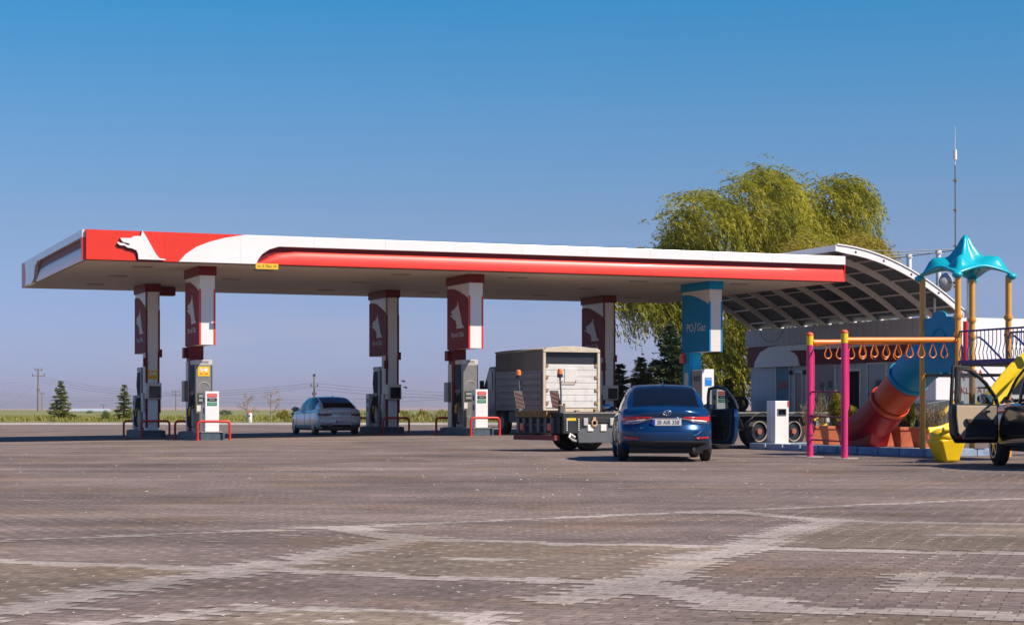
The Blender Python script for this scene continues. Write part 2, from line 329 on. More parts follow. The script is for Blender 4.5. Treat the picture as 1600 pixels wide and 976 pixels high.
# ================================================================== GROUND
EA = Vector((.943, -.333, 0)); EB = Vector((.333, .943, 0)); AROT = math.atan2(-.333, .943)
def paver(name, base, base2, joint, jamt, dots, stain):
    m = bpy.data.materials.new(name); m.use_nodes = True; n = m.node_tree; b = n.nodes['Principled BSDF']; b.inputs['Roughness'].default_value = .85
    b.inputs['Specular IOR Level'].default_value = .3
    L = n.links.new; tc = n.nodes.new('ShaderNodeTexCoord'); mp = n.nodes.new('ShaderNodeMapping'); mp.vector_type = 'POINT'
    mp.inputs['Rotation'].default_value = (0, 0, -AROT); L(tc.outputs['Object'], mp.inputs[0])
    br = n.nodes.new('ShaderNodeTexBrick'); br.offset = .5; br.squash = 1; br.inputs['Scale'].default_value = 1.0
    br.inputs['Mortar Size'].default_value = .0045; br.inputs['Mortar Smooth'].default_value = .3; br.inputs['Brick Width'].default_value = .2; br.inputs['Row Height'].default_value = .1
    br.inputs['Color1'].default_value = (*base, 1); br.inputs['Color2'].default_value = (*base2, 1); br.inputs['Mortar'].default_value = (*joint, 1); br.inputs['Bias'].default_value = 0
    # the blocks are not laid dead straight: bend the coordinates a little
    wn = n.nodes.new('ShaderNodeTexNoise'); wn.inputs['Scale'].default_value = .35; wn.inputs['Detail'].default_value = 2; L(mp.outputs[0], wn.inputs['Vector'])
    wm = n.nodes.new('ShaderNodeVectorMath'); wm.operation = 'MULTIPLY_ADD'; wm.inputs[1].default_value = (.16, .16, 0); L(wn.outputs['Color'], wm.inputs[0]); L(mp.outputs[0], wm.inputs[2])
    L(wm.outputs[0], br.inputs['Vector'])
    # dusty joints where four blocks meet, seen as pale dots / short dashes
    sp = n.nodes.new('ShaderNodeSeparateXYZ'); L(wm.outputs[0], sp.inputs[0])
    def near(sock, period, half):
        a = n.nodes.new('ShaderNodeMath'); a.operation = 'DIVIDE'; a.inputs[1].default_value = period; L(sock, a.inputs[0])
        f = n.nodes.new('ShaderNodeMath'); f.operation = 'FRACT'; L(a.outputs[0], f.inputs[0])
        c = n.nodes.new('ShaderNodeMath'); c.operation = 'LESS_THAN'; c.inputs[1].default_value = half/period; L(f.outputs[0], c.inputs[0]); return c.outputs[0]
    p1 = n.nodes.new('ShaderNodeMath'); p1.operation = 'MULTIPLY'; L(near(sp.outputs[0], .2, .035), p1.inputs[0]); L(near(sp.outputs[1], .2, .075), p1.inputs[1])
    dn = n.nodes.new('ShaderNodeTexNoise'); dn.inputs['Scale'].default_value = 1.1; dn.inputs['Detail'].default_value = 5; dn.inputs['Roughness'].default_value = .7; L(mp.outputs[0], dn.inputs['Vector'])
    dr = n.nodes.new('ShaderNodeMapRange'); dr.inputs[1].default_value = .42; dr.inputs[2].default_value = .68; dr.inputs[3].default_value = 0; dr.inputs[4].default_value = dots; L(dn.outputs[0], dr.inputs[0])
    p2 = n.nodes.new('ShaderNodeMath'); p2.operation = 'MULTIPLY'; L(p1.outputs[0], p2.inputs[0]); L(dr.outputs[0], p2.inputs[1])
    # each block keeps a shade of its own, big soft stains, fine grain
    bn = n.nodes.new('ShaderNodeTexNoise'); bn.inputs['Scale'].default_value = .22; bn.inputs['Detail'].default_value = 8; bn.inputs['Roughness'].default_value = .68; L(tc.outputs['Object'], bn.inputs['Vector'])
    st = n.nodes.new('ShaderNodeMapRange'); st.inputs[1].default_value = .30; st.inputs[2].default_value = .70; st.inputs[3].default_value = .52; st.inputs[4].default_value = 1.42; L(bn.outputs[0], st.inputs[0])
    gn = n.nodes.new('ShaderNodeTexNoise'); gn.inputs['Scale'].default_value = 14; gn.inputs['Detail'].default_value = 6; gn.inputs['Roughness'].default_value = .8; L(tc.outputs['Object'], gn.inputs['Vector'])
    gr = n.nodes.new('ShaderNodeMapRange'); gr.inputs[1].default_value = .25; gr.inputs[2].default_value = .75; gr.inputs[3].default_value = .50; gr.inputs[4].default_value = 1.50; L(gn.outputs[0], gr.inputs[0])
    mg = n.nodes.new('ShaderNodeMath'); mg.operation = 'MULTIPLY'; L(st.outputs[0], mg.inputs[0]); L(gr.outputs[0], mg.inputs[1])
    # tyre tracks / streaks drawn out along the driving direction
    tn = n.nodes.new('ShaderNodeMapping'); tn.inputs['Rotation'].default_value = (0, 0, -ROT); tn.inputs['Scale'].default_value = (.06, .9, 1); L(tc.outputs['Object'], tn.inputs[0])
    sn = n.nodes.new('ShaderNodeTexNoise'); sn.inputs['Scale'].default_value = 1.0; sn.inputs['Detail'].default_value = 6; sn.inputs['Roughness'].default_value = .7; L(tn.outputs[0], sn.inputs['Vector'])
    sr = n.nodes.new('ShaderNodeMapRange'); sr.inputs[1].default_value = .32; sr.inputs[2].default_value = .68; sr.inputs[3].default_value = .72; sr.inputs[4].default_value = 1.30; L(sn.outputs[0], sr.inputs[0])
    m3 = n.nodes.new('ShaderNodeMath'); m3.operation = 'MULTIPLY'; L(mg.outputs[0], m3.inputs[0]); L(sr.outputs[0], m3.inputs[1])
    vm = n.nodes.new('ShaderNodeVectorMath'); vm.operation = 'SCALE'; L(br.outputs['Color'], vm.inputs[0]); L(m3.outputs[0], vm.inputs['Scale'])
    # olive / tan tint patches
    on = n.nodes.new('ShaderNodeTexNoise'); on.inputs['Scale'].default_value = .5; on.inputs['Detail'].default_value = 5; L(tc.outputs['Object'], on.inputs['Vector'])
    orr = n.nodes.new('ShaderNodeMapRange'); orr.inputs[1].default_value = .52; orr.inputs[2].default_value = .72; orr.inputs[3].default_value = 0; orr.inputs[4].default_value = stain; L(on.outputs[0], orr.inputs[0])
    om = n.nodes.new('ShaderNodeMixRGB'); om.blend_type = 'MULTIPLY'; L(orr.outputs[0], om.inputs[0]); L(vm.outputs[0], om.inputs[1]); om.inputs[2].default_value = (1.05, .92, .72, 1)
    mx = n.nodes.new('ShaderNodeMixRGB'); L(p2.outputs[0], mx.inputs[0]); L(om.outputs[0], mx.inputs[1]); mx.inputs[2].default_value = (.52, .45, .38, 1)
    L(mx.outputs[0], b.inputs['Base Color'])
    bp = n.nodes.new('ShaderNodeBump'); bp.inputs['Strength'].default_value = .5; bp.inputs['Distance'].default_value = .012
    ad = n.nodes.new('ShaderNodeMath'); ad.operation = 'SUBTRACT'; L(gn.outputs[0], ad.inputs[0]); L(br.outputs['Fac'], ad.inputs[1]); L(ad.outputs[0], bp.inputs['Height']); L(bp.outputs[0], b.inputs['Normal'])
    return m
PAV = paver('block_paving', (.172, .131, .110), (.228, .174, .146), (.080, .062, .052), 1, .62, .9)
PAVL = paver('pale_block_paving', (.325, .275, .240), (.40, .345, .305), (.17, .135, .115), 1, .2, .5)
PAVO = paver('olive_block_paving', (.185, .143, .108), (.245, .190, .142), (.11, .085, .06), 1, .8, 1.0)
# forecourt with a gentle fall
xs = list(np.linspace(-90, 90, 121)); ys = list(np.linspace(-6, 122, 129))
g = MB(); g.grid([[(x, y, gz(x, y)) for y in ys] for x in xs]); structure(g.build('forecourt_paving', PAV, smooth=True))
# open land to the horizon
LAND = M('steppe_soil', (.20, .17, .07), .95, var=.3, vs_=.05, c2=(.30, .24, .12))
g = MB(); X_, Y_ = (-9000, -1500, -300, -89.9, 89.9, 300, 1500, 9000), (-400, -5.9, 121.9, 700, 2500, 16000)
for i in range(7):
    for j in range(5):
        if (i, j) != (3, 1): g.add([(X_[i], Y_[j], -.03), (X_[i+1], Y_[j], -.03), (X_[i+1], Y_[j+1], -.03), (X_[i], Y_[j+1], -.03)], [(0, 1, 2, 3)])
structure(g.build('open_ground', LAND, smooth=False))
g = MB(); g.box(-90, 60, 121.6, 122.1, -.06, .12); structure(g.build('far_kerb', M('whitewashed_kerb', (.62, .58, .54), .8, var=.2, vs_=.6)))
g = MB(); g.grid([[(x, 122.1, .06), (x, 128, .22+.05*math.sin(x*.7)), (x, 240, .32)] for x in np.linspace(-90, 80, 120)])
VERGE = M('grassy_verge_soil', (.10, .13, .025), .95, var=.3, vs_=.12, c2=(.30, .24, .09)); structure(g.build('grass_verge', VERGE, smooth=True))
g = MB(); g.grid([[(x, 240, .30), (x, 620, .9)] for x in np.linspace(-260, 160, 12)]); structure(g.build('crop_field', M('green_crop', (.12, .16, .04), .9, var=.3, vs_=.02, c2=(.28, .25, .09))))
# distant hills
HILL = M('far_hills_soil', (.36, .25, .22), .95, var=.15, vs_=.003)
g = MB(); P = []
for x in np.linspace(-2600, 2600, 90):
    h = 5+5*math.sin(x*.0021+1)+3*math.sin(x*.0063)+1.5*math.sin(x*.019)
    P.append([(x, 3000, -1), (x, 3300, max(.6, h*.75)), (x, 3900, max(1, h*1.15)), (x, 4600, 0)])
g.grid(P); structure(g.build('distant_hills', HILL, smooth=True))

# --- pattern of pale and olive blocks laid in the paving
def seg(p, q, w, m): return ('s', p, q, w, m)
def ab(px, py):
    p = GP(px, py); return (p.x*EA.x+p.y*EA.y, p.x*EB.x+p.y*EB.y)
def poly_ab(pts): return [ab(*p) for p in pts]
segs = [  # centre lines (a,b), half width across
    (-5.3, 12.86, -2.7, 12.86, .13), (-2.7, 12.86, 5.0, 12.98, .13), (-5.6, 10.12, -2.8, 9.95, .13),
    (-2.85, 8.9, -2.85, 16.35, .20), (-2.85, 16.25, 6, 16.25, .13), (-5.33, 7.0, -5.33, 12.9, .19),
    (-5.35, 12.8, -6.45, 14.1, .17), (-2.9, 16.3, -3.9, 17.4, .17), (-9.5, 10.1, -5.4, 10.1, .13),
    (-2.7, 9.85, -1.9, 9.15, .24), (-2.1, 9.0, 4, 8.85, .14), (-4.25, 8.22, -3.0, 8.22, .08), (-4.3, 8.2, -4.6, 7.3, .12), (-3.1, 8.2, -2.75, 7.4, .14),
    (-1.35, 11.03, 3, 11.0, .07), (-1.3, 10.25, 3, 10.25, .07), (-1.35, 10.2, -1.35, 11.1, .16),
    (-4.25, 11.38, -3.95, 11.38, .10), (-1.62, 14.75, -1.2, 14.75, .12)]
l1a = ab(0, 845); l1b = ab(600, 820.5); l1c = ab(1600, 778); 
segs += [(*l1a, *l1b, .11), (*l1b, *l1c, .13), (*ab(-400, 862), *l1a, .10)]
rects = [(-5.2, -2.95, 10.15, 12.8), (-2.7, 2.5, 13.1, 16.15), (-9.5, -5.45, 7.2, 10.0), (-4.2, -3.1, 7.4, 8.15), (-1.8, 4, 7.2, 8.72), (-1.2, 3, 10.3, 10.95)]
pale = MB(); oliv = MB()
prng = random.Random(3)
for j in range(int(6.5/.1), int(31/.1)):
    for i in range(int(-14/.2), int(12/.2)):
        b0 = j*.1; a0 = i*.2+(.1 if j % 2 else 0); ca, cb = a0+.1, b0+.05
        x = ca*EA.x+cb*EB.x; y = ca*EA.y+cb*EB.y
        if y < 7.2 or abs(x) > y*.34: continue
        hit = False; wa, wb = ca, cb; ca += .05*math.sin(cb*2.3)+.03*math.sin(cb*6.1+ca); cb += .055*math.sin(ca*2.9+1)+.035*math.sin(ca*7.3)
        for s_ in segs:
            x0, y0, x1, y1, hw = s_; dx, dy = x1-x0, y1-y0; L2 = dx*dx+dy*dy; t = max(0, min(1, ((ca-x0)*dx+(cb-y0)*dy)/L2))
            if math.hypot(ca-x0-t*dx, cb-y0-t*dy) < hw+prng.uniform(-.03, .03): hit = True; break
        tgt = None
        if hit: tgt = pale if prng.random() > .02 else (oliv if prng.random() < .5 else None)
        elif prng.random() < .0008: tgt = pale
        elif any(r[0] < ca < r[1] and r[2] < cb < r[3] for r in rects): tgt = oliv
        if tgt is None: continue
        z = .0025+gz(x, y); q = []
        for da, db in ((0, 0), (.2, 0), (.2, .1), (0, .1)):
            aa, bb = a0+da, b0+db; q.append((aa*EA.x+bb*EB.x, aa*EA.y+bb*EB.y, z))
        tgt.add(q, [(0, 1, 2, 3)])
structure(pale.build('pale_paving_bands', PAVL, weld=False)); structure(oliv.build('olive_paving_panels', PAVO, weld=False))
# crumbs of grit and broken block lying on the paving: nobody could count them
gr = MB(); gq = random.Random(11)
for k in range(420):
    Y = 8.5+gq.random()**1.6*45; X = gq.uniform(-.3, .3)*Y; s_ = gq.uniform(.004, .011)*(1 if Y < 20 else 1.8)
    z = gz(X, Y)+.003; th = gq.random()*6.3; c, n_ = math.cos(th)*s_, math.sin(th)*s_
    gr.add([(X+c*1.5, Y+n_*1.5, z), (X-n_, Y+c, z), (X-c*1.5, Y-n_*1.5, z), (X+n_, Y-c, z), (X, Y, z+s_*.5)], [(0, 1, 4), (1, 2, 4), (2, 3, 4), (3, 0, 4)])
tag(gr.build('paving_grit', M('grit', (.50, .44, .38), .9)), 'pale crumbs of grit scattered over the paving', 'grit', kind='stuff')

# ================================================================== CANOPY
CAN = thing('fuel_canopy', 'long flat red and white petrol station canopy on six pillars', 'canopy', A, ROT)
LU, LV, Z0, Z1 = 27.7, 14.9, 5.70, 6.64
MB().box(.06, LU-.06, .06, LV-.06, Z0+.003, Z0+.10).build('soffit', SOFFIT, CAN)
MB().box(.1, LU-.1, .1, LV-.1, Z0+.103, Z1-.1).build('roof_deck', CREAM, CAN)
def FP(x, y, zoom=True):       # a photo point on the front fascia -> (u, z)
    px, py = (120+x/4.706, 340+y/4.706) if zoom else (x, y)
    u = u_of(px, -.1); return (u, ZP(py, ydep(u, -.1)))
uc = [FP(x, y)[0] for x, y in ((748, 318), (800, 262), (880, 205), (980, 165), (1090, 139), (1240, 125))]
curve = list(zip(uc, (Z0, 5.96, 6.20, 6.38, 6.52, Z1)))
ct = [FP(1318, 335)[0], FP(1335, 298)[0], FP(1362, 262)[0], FP(1415, 225)[0], FP(1485, 205)[0]]
cut = list(zip(ct, (Z0, 5.87, 6.03, 6.19, 6.29)))
white = curve+[(LU, Z1), (LU, 6.33)]+cut[::-1]
MB().pxz(white, -.13, .05).build('white_fascia', WHITEF, CAN, bevel=.012)
MB().pxz([(-.02, Z0), (-.02, Z1)]+curve[::-1], -.10, .05).build('red_corner_fascia', RED, CAN)
MB().box(ct[0]+.02, LU-.01, .01, .055, Z0+.01, 6.325).build('fascia_recess', MAROON, CAN)
# curved red band under the white one
P = []; us = list(np.linspace(ct[0]+.01, ct[4]+.9, 12))+list(np.linspace(ct[4]+1.5, LU, 22))
for u in us:
    zt = np.interp(u, [ct[0], ct[1]+.12, ct[2]+.2, ct[3]+.3, ct[4]+.6], [Z0+.06, 5.80, 5.95, 6.08, 6.15]); fl = 1 if u < 20 else 1-(u-20)/8
    P.append([(u, y, Z0+(zt-Z0)*t) for y, t in ((.0, 1), (-.02, .97), (-.03-.03*fl, .8), (-.04-.05*fl, .5), (-.05-.05*fl, .2), (-.06-.03*fl, .03), (-.05, 0), (.0, 0))])
MB().grid(P).build('red_band', REDG, CAN, smooth=True)
EDG = M('edge_trim_dark', (.10, .03, .03), .6)
MB().box(0, LU, LV-.05, LV, Z0-.0, Z1).box(0, LU, .055, .10, Z0-.02, Z0-.003).build('back_fascia', EDG, CAN)
# end fascia towards the left
def EP(x, y):
    px, py = x/8.13, 340+y/8.13; v = v_of(px, -.1); return (v, ZP(py, ydep(-.1, v)))
w_ = [(.32, 6.40), (.0, 6.40), (.0, Z1), (LV-1.1, Z1), (LV-1.35, 6.3), (LV-1.42, 5.95), (LV-1.25, Z0), (11.7, Z0), (11.2, 5.85), (11.05, 6.05), (10.9, 6.25), (10.3, 6.40)]
MB().pyz(w_, -.13, .05).build('white_fascia', WHITEF, CAN)
MB().pyz([(.0, Z0), (.0, 6.395), (.31, 6.395), (.12, Z0)], -.125, -.02).build('red_corner_fascia', RED, CAN)
MB().pyz([(LV-1.04, Z1), (LV, Z1), (LV, Z0), (LV-1.2, Z0), (LV-1.37, 5.95), (LV-1.3, 6.3)], -.10, .05).build('red_corner_fascia', RED, CAN)
MB().box(-.0, .05, .13, 11.6, Z0+.01, 6.395).build('fascia_recess', MAROON, CAN)
P = [[(-x-.01, v, Z0+(.46 if v < 10.4 else .46-(v-10.4)*.5)*t) for x, t in ((.0, 1), (.02, .95), (.045, .75), (.06, .45), (.06, .2), (.05, 0), (0, 0))] for v in np.linspace(.2, 11.0, 14)]
MB().grid(P).build('red_band', M('red_gloss_shaded_end', (.42, .04, .06), .22, coat=.35), CAN, smooth=True)  # the end's shade and mauve sky sheen are put into a darker red
MB().box(LU+.005, LU+.03, -.06, LV, Z0, Z1).build('end_fascia', RED, CAN)
# emblem of a wolf's head standing proud of the red corner
wolf = [(478, 95), (512, 150), (548, 215), (582, 275), (605, 300), (648, 306), (648, 313), (450, 307), (447, 268), (436, 242), (400, 226), (372, 222), (348, 206),
        (314, 204), (294, 186), (300, 178), (318, 187), (345, 191), (368, 203), (388, 203), (384, 194), (366, 186), (340, 182), (326, 168), (316, 151), (395, 151), (415, 138), (468, 136)]
MB().pxz([FP(x, y) for x, y in wolf], -.185, -.135).build('wolf_emblem', WHITE, CAN)
MB().pxz([FP(x-6, y+(16 if y > 170 else 3)) for x, y in wolf if y < 310]+[FP(442, 307)], -.130, -.104).build('emblem_shadow', MAROON, CAN)  # the emblem's cast shadow, painted as a maroon copy slid down and left
u0, u1 = FP(1312, 340)[0], FP(1478, 340)[0]
cs = MB().box(u0, u1, -.17, -.14, 5.545, 5.725).build('clearance_sign', YEL, CAN)
text('5.70m', .13, DARK, cs, ((u0+u1)/2, -.172, 5.632), (R(90), 0, 0), .002)
for cx in (u0+.11, u1-.11):
    MB().add([(cx-.07, -.174, 5.60), (cx-.05, -.174, 5.60), (cx+.07, -.174, 5.67), (cx+.05, -.174, 5.67), (cx-.07, -.174, 5.67), (cx-.05, -.174, 5.67), (cx+.07, -.174, 5.60), (cx+.05, -.174, 5.60)], [(0, 1, 2, 3), (4, 5, 6, 7)]).build('hazard_cross', DARK, cs)
LAMPC = M('lamp_cover', (.30, .26, .22), .5)
for u in (2.2, 6.3, 11.2, 15.6, 20.4, 24.6):
    for v in (2.3, 6.9, 11.6):
        MB().box(u-.32, u+.32, v-.16, v+.16, Z0-.025, Z0+.002).build('ceiling_light', LAMPC, CAN)
# ---- pillars
def wolfp(u, cx, cz, s_, side):
    pts = [(205, 420), (215, 470), (228, 530), (240, 590), (258, 618), (195, 620), (195, 585), (186, 555), (165, 545), (160, 530), (143, 526), (142, 519), (163, 516), (150, 497), (160, 482), (184, 470), (190, 458), (201, 450)]
    return [(cx+(x-200)*-.0125*s_ if side > 0 else cx+(x-200)*-.0125*s_, cz-(y-520)*.0048*s_) for x, y in pts]
def pillar(u, front, blue):
    pm, hm, lm = (BLUE5, BLUE5, CYAN5) if blue else (MAROONL, MAROON, MAROON)
    if front: b0, b1, c0, c1 = 1.35, 3.55, 2.95, 3.52
    else: b0, b1, c0, c1 = 10.6, 12.8, 10.62, 11.2
    zt = Z0-.30
    sh = MB()
    if front: sh.box(u+.02, u+.48, c0, c1, 0, 3.12, 0 if not blue else 0)
    else: sh.box(u+.03, u+.47, c0, c1, 0, 3.12, 0)
    p = sh.build('pillar', (lm if front else WHITE), CAN)
    # upper sign box
    bx = MB()
    bx.box(u, u+.5, b0, b1, 3.12, zt).build('sign_box', WHITE if not blue else CREAM, p)
    MB().box(u-.05, u+.55, b0-.05, b1+.05, zt+.003, Z0-.004).build('header_band', hm, p)
    for sd, x in ((1, u-.02), (-1, u+.503)):
        a, b = (b0+.0, b1) if front else (b0, b1)
        hi, lo_ = (b1, b0) if True else (b0, b1)
        arc = [(hi, 5.06+.22), (hi-.35, 5.28), (hi-.8, 5.24), (hi-1.3, 5.12), (hi-1.8, 4.97), (lo_, 4.83)]
        if not front: arc = [(hi, 5.25), (hi-.4, 5.27), (hi-.9, 5.2), (hi-1.4, 5.05), (hi-1.9, 4.88), (lo_, 4.75)]
        MB().pyz([(lo_, 3.12), (hi, 3.12)]+arc, x, x+.017).build('side_panel', pm, p)
    # edge strips on the narrow face
    for x in (u-.022, u+.462):
        MB().box(x, x+.06, b0-.012, b0+.03, 3.10, 4.95 if front else 4.7).build('edge_strip', BLUE5 if blue else (RED if front else MAROON), p)
    if not blue:
        MB().pyz(wolfp(u, b0+1.15, 4.32, 1.0, 1), u-.030, u-.022).build('emblem', GREYP, p)
        text('Petrol Ofisi', .26, GREYP, p, (u-.026, b0+1.12, 3.62), (R(90), 0, R(-90)), .003, sx=1.05)
    else:
        text('PO', .42, GREYP, p, (u-.026, b0+1.52, 4.02), (R(90), 0, R(-90)), .003)
        MB().add([(u-.026, b0+1.20, 3.86), (u-.026, b0+1.14, 3.86), (u-.026, b0+1.0, 4.22), (u-.026, b0+1.06, 4.22)], [(0, 1, 2, 3)]).build('emblem', GREYP, p)
        text('Gaz', .42, GREYP, p, (u-.026, b0+.62, 4.02), (R(90), 0, R(-90)), .003)
    # lower shaft
    if front:
        if blue:
            MB().box(u+.10, u+.40, c0-.03, c0-.003, .3, 3.1).build('shaft_panel', CYAN5, p)
            MB().box(u-.01, u+.017, c0+.12, c0+.4, 1.6, 2.35).build('notice', CREAM, p)
        else: MB().box(u-.01, u+.017, c0+.2, c1-.02, .3, 2.6).build('shaft_panel', CREAM, p)
        MB().box(u-.12, u+.0, c1-.25, c1+.04, 2.72, 3.08).build('switch_box', MAROON if not blue else RED, p, bevel=.01)
        if not blue: MB().box(u-.14, u-.012, c1-.35, c1+.05, 1.25, 1.95).build('switch_box', STEEL, p, bevel=.02)
    else:
        for x in (u-.01, u+.44): MB().box(x, x+.07, c0-.02, c0+.06, .3, Z0-.3).build('edge_strip', MAROON, p)
        MB().box(u-.012, u+.028, c0+.1, c1-.02, .3, 3.1).build('shaft_panel', CREAM, p)
        MB().box(u+.48, u+.62, c0+.02, c0+.2, 2.95, 3.25).build('switch_box', MAROON, p, bevel=.01)
        MB().box(u-.10, u+.05, c0-.10, c0+.05, 2.6, 2.92).build('switch_box', MAROON, p, bevel=.01)
        MB().box(u-.10, u+.02, c0+.1, c0+.4, .9, 1.6).build('switch_box', CREAM, p, bevel=.01)
        MB().box(u+.47, u+.56, c0+.0, c0+.2, .85, 1.4).build('switch_box', MAROON, p, bevel=.01)
        tmn = MB().box(u-.06, u+.53, c0-.30, c0-.024, 1.38, 1.98).build('card_terminal', CREAM, p, bevel=.02)
        MB().box(u+.06, u+.48, c0-.325, c0-.302, 1.42, 1.86).build('terminal_screen', GLASSD, p)
        MB().box(u+.04, u+.46, c0-.012, c0+.001, .3, 1.3).build('shaft_panel', WHITE, p)
    return p
US = (3.91, 13.39, 22.83)
for i, u in enumerate(US):
    pillar(u, True, i == 2); pillar(u, False, False)
MB().box(u_of(246, 12.2), u_of(246, 12.2)+.7, 12.2, 12.7, Z0-.32, Z0-.004).build('header_band', MAROON, CAN)
def sticker(u, v, z0, z1, w, parent, name='warning_sticker'):
    MB().box(u, u+w, v-.012, v, z0, z1).build(name, YEL, parent)
    f = MB()
    for cx, c in ((.32, 1), (.68, 1)):
        f.cyl((u+w*cx, v-.013, z0+(z1-z0)*.66), (u+w*cx, v-.018, z0+(z1-z0)*.66), w*.15, n=14)
    f.build(name, WHITE, parent)
    k = MB(); k.bar((u+w*.22, v-.021, z0+(z1-z0)*.58), (u+w*.42, v-.021, z0+(z1-z0)*.74), .004, .012, m=0); k.box(u+w*.15, u+w*.4, v-.016, v-.012, z0+(z1-z0)*.2, z0+(z1-z0)*.3).box(u+w*.6, u+w*.85, v-.016, v-.012, z0+(z1-z0)*.2, z0+(z1-z0)*.3)
    k.build(name, RED, parent)

# ================================================================== ISLANDS, PUMPS, RAILS
pl = ['far left', 'middle', 'right']
GRP = dict(isl='kerbed pump islands under the canopy', pump='fuel pumps under the canopy', cab='small service cabinets on the pump islands', rail='red hooped guard rails at the ends of the islands')
def make_island(label, loc):
    t = thing('pump_island', label, 'pump island', loc, ROT, GRP['isl'])
    q = [(.0, .12), (.12, 0), (.83, 0), (.95, .12), (.95, 3.0), (.83, 3.15), (.12, 3.15), (0, 3.0)]
    MB().pxy(q, -.1, .26).build('kerb', ISL, t, bevel=.02); MB().pxy([(a*.86+.066, b*.93+.1) for a, b in q], .262, .28).build('island_top', CONC, t); return t
def make_pump(label, loc, lpg=False):
    t = thing('fuel_dispenser', label, 'fuel pump', loc, ROT, None if lpg else GRP['pump'])
    if lpg:
        MB().box(0, .5, 0, .8, .28, 2.36).build('housing', WHITE, t, bevel=.015)
        MB().box(-.012, -.002, .04, .76, 1.3, 2.3).build('display_panel', M('grey_meter_panel', (.36, .33, .31), .5), t)
        f = MB()
        for k in range(3): f.box(-.03, -.014, .16+k*.18, .25+k*.18, 1.92, 2.12)
        f.build('display', DARK, t); MB().box(.12, .40, -.012, -.002, 1.75, 2.05).build('notice', M('bright_blue_print', (.01, .22, .62), .4), t)
        text('OTOGAZ', .06, WHITE, t, (.26, -.014, 1.98), (R(90), 0, 0), .001)
        for k in (.25, .55): MB().tube([(-.05, k, 1.2), (-.16, k, .8), (-.14, k+.04, .4), (-.04, k, .35)], .018, 8).build('hose', BLACK, t)
        return t
    MB().box(0, .54, .0, .22, .28, 2.50).box(0.02, .54, .221, .80, .28, 1.45).box(.30, .54, .221, .80, 1.452, 2.5).build('housing', STEEL, t, bevel=.012)
    hd = MB().box(-.01, .55, -.01, .82, 2.503, 2.66).build('top_sign', M('pump_top_pale', (.55, .53, .5), .5), t, bevel=.01)
    text('00000', .12, DARK, hd, (.27, -.013, 2.58), (R(90), 0, 0), .001)
    MB().box(.03, .298, .225, .79, 1.46, 2.49).build('hose_bay', DARK, t)
    f = MB()
    for k in range(5): f.tube([(.0, .29+.11*k, 2.48), (-.03, .29+.11*k, 2.0), (.01, .29+.11*k, 1.55)], .022, 8)
    f.build('hose', M('blue_grey_hose', (.05, .09, .12), .5), t)
    for k in range(5):
        y = .29+.11*k
        MB().tube([(-.02, y, 1.5), (-.10, y+.02, 1.0), (-.14, y-.02, .65), (-.12, y-.05, .45), (-.05, y, .42)], .02, 8).build('hose', BLACK, t)
    MB().box(-.02, .018, .24, .79, 1.05, 1.62).build('nozzle_panel', DARK, t)
    f = MB()
    for k in range(3): f.box(-.03, -.021, .28+.13*k, .36+.13*k, 1.3, 1.5)
    f.build('display', M('pump_display', (.22, .24, .22), .3), t)
    for k, c in enumerate((YEL, YEL, BLACK, BLACK)):
        y = .34+.12*k; f = MB(); f.bar((-.04, y, 1.15), (-.13, y, .98), .05, .06); f.tube([(-.13, y, .98), (-.15, y, .86), (-.11, y, .76)], .016, 8); f.build('nozzle', c, t, smooth=30)
    # dark right edge, curved relief, card slot and small print on the face
    MB().box(.525, .552, -.008, .60, .30, 2.48).build('edge_trim', DARK, t)
    MB().tube([(.27+.17*math.cos(a), -.008, 1.78+.14*math.sin(a)) for a in np.linspace(0, math.pi, 12)], .012, 6).build('face_relief', M('pale_steel', (.45, .43, .4), .4), t)
    f_ = MB().box(.06, .48, -.012, -.002, 1.20, 1.55).build('meter_window', M('meter_glass', (.05, .055, .055), .15), t)
    MB().box(.10, .44, -.016, -.013, 1.42, 1.50).build('meter_digits', M('meter_digits', (.30, .33, .28), .4), f_); MB().box(.10, .44, -.016, -.013, 1.28, 1.36).build('meter_digits', M('meter_digits', (.30, .33, .28), .4), f_)
    MB().box(.03, .16, -.012, -.002, .95, 1.15).build('notice', CREAM, t); MB().box(.02, .50, -.010, -.002, .34, .36).box(.02, .50, -.010, -.0025, .355, .66).build('lower_hatch', M('hatch_steel', (.2, .195, .18), .45, metal=.5, dirt=.4, var=.1), t, bevel=.004)
    return t
def make_cab(label, loc, sign=True, grey=False):
    t = thing('service_cabinet', label, 'cabinet', loc, ROT, GRP['cab'])
    MB().box(0, .46, 0, .40, .28, 1.60).build('housing', WHITE if not grey else CREAM, t, bevel=.012)
    f = MB(); f.box(-.012, -.002, .12, .24, 1.22, 1.40).box(-.012, -.002, .12, .24, .88, 1.06); f.build('side_vent', DARK, t)
    if sign:
        for z, c, s_ in ((1.47, RED, 'Kurşunsuz'), (1.33, DARK, 'Motorin'), (1.19, M('green_print', (.01, .22, .10), .5), 'Eurodiesel')):
            o = MB().box(.07, .39, -.012, -.002, z-.055, z+.055).build('fuel_sign', c, t)
            text(s_, .055, WHITE, o, (.23, -.014, z), (R(90), 0, 0), .001)
    return t
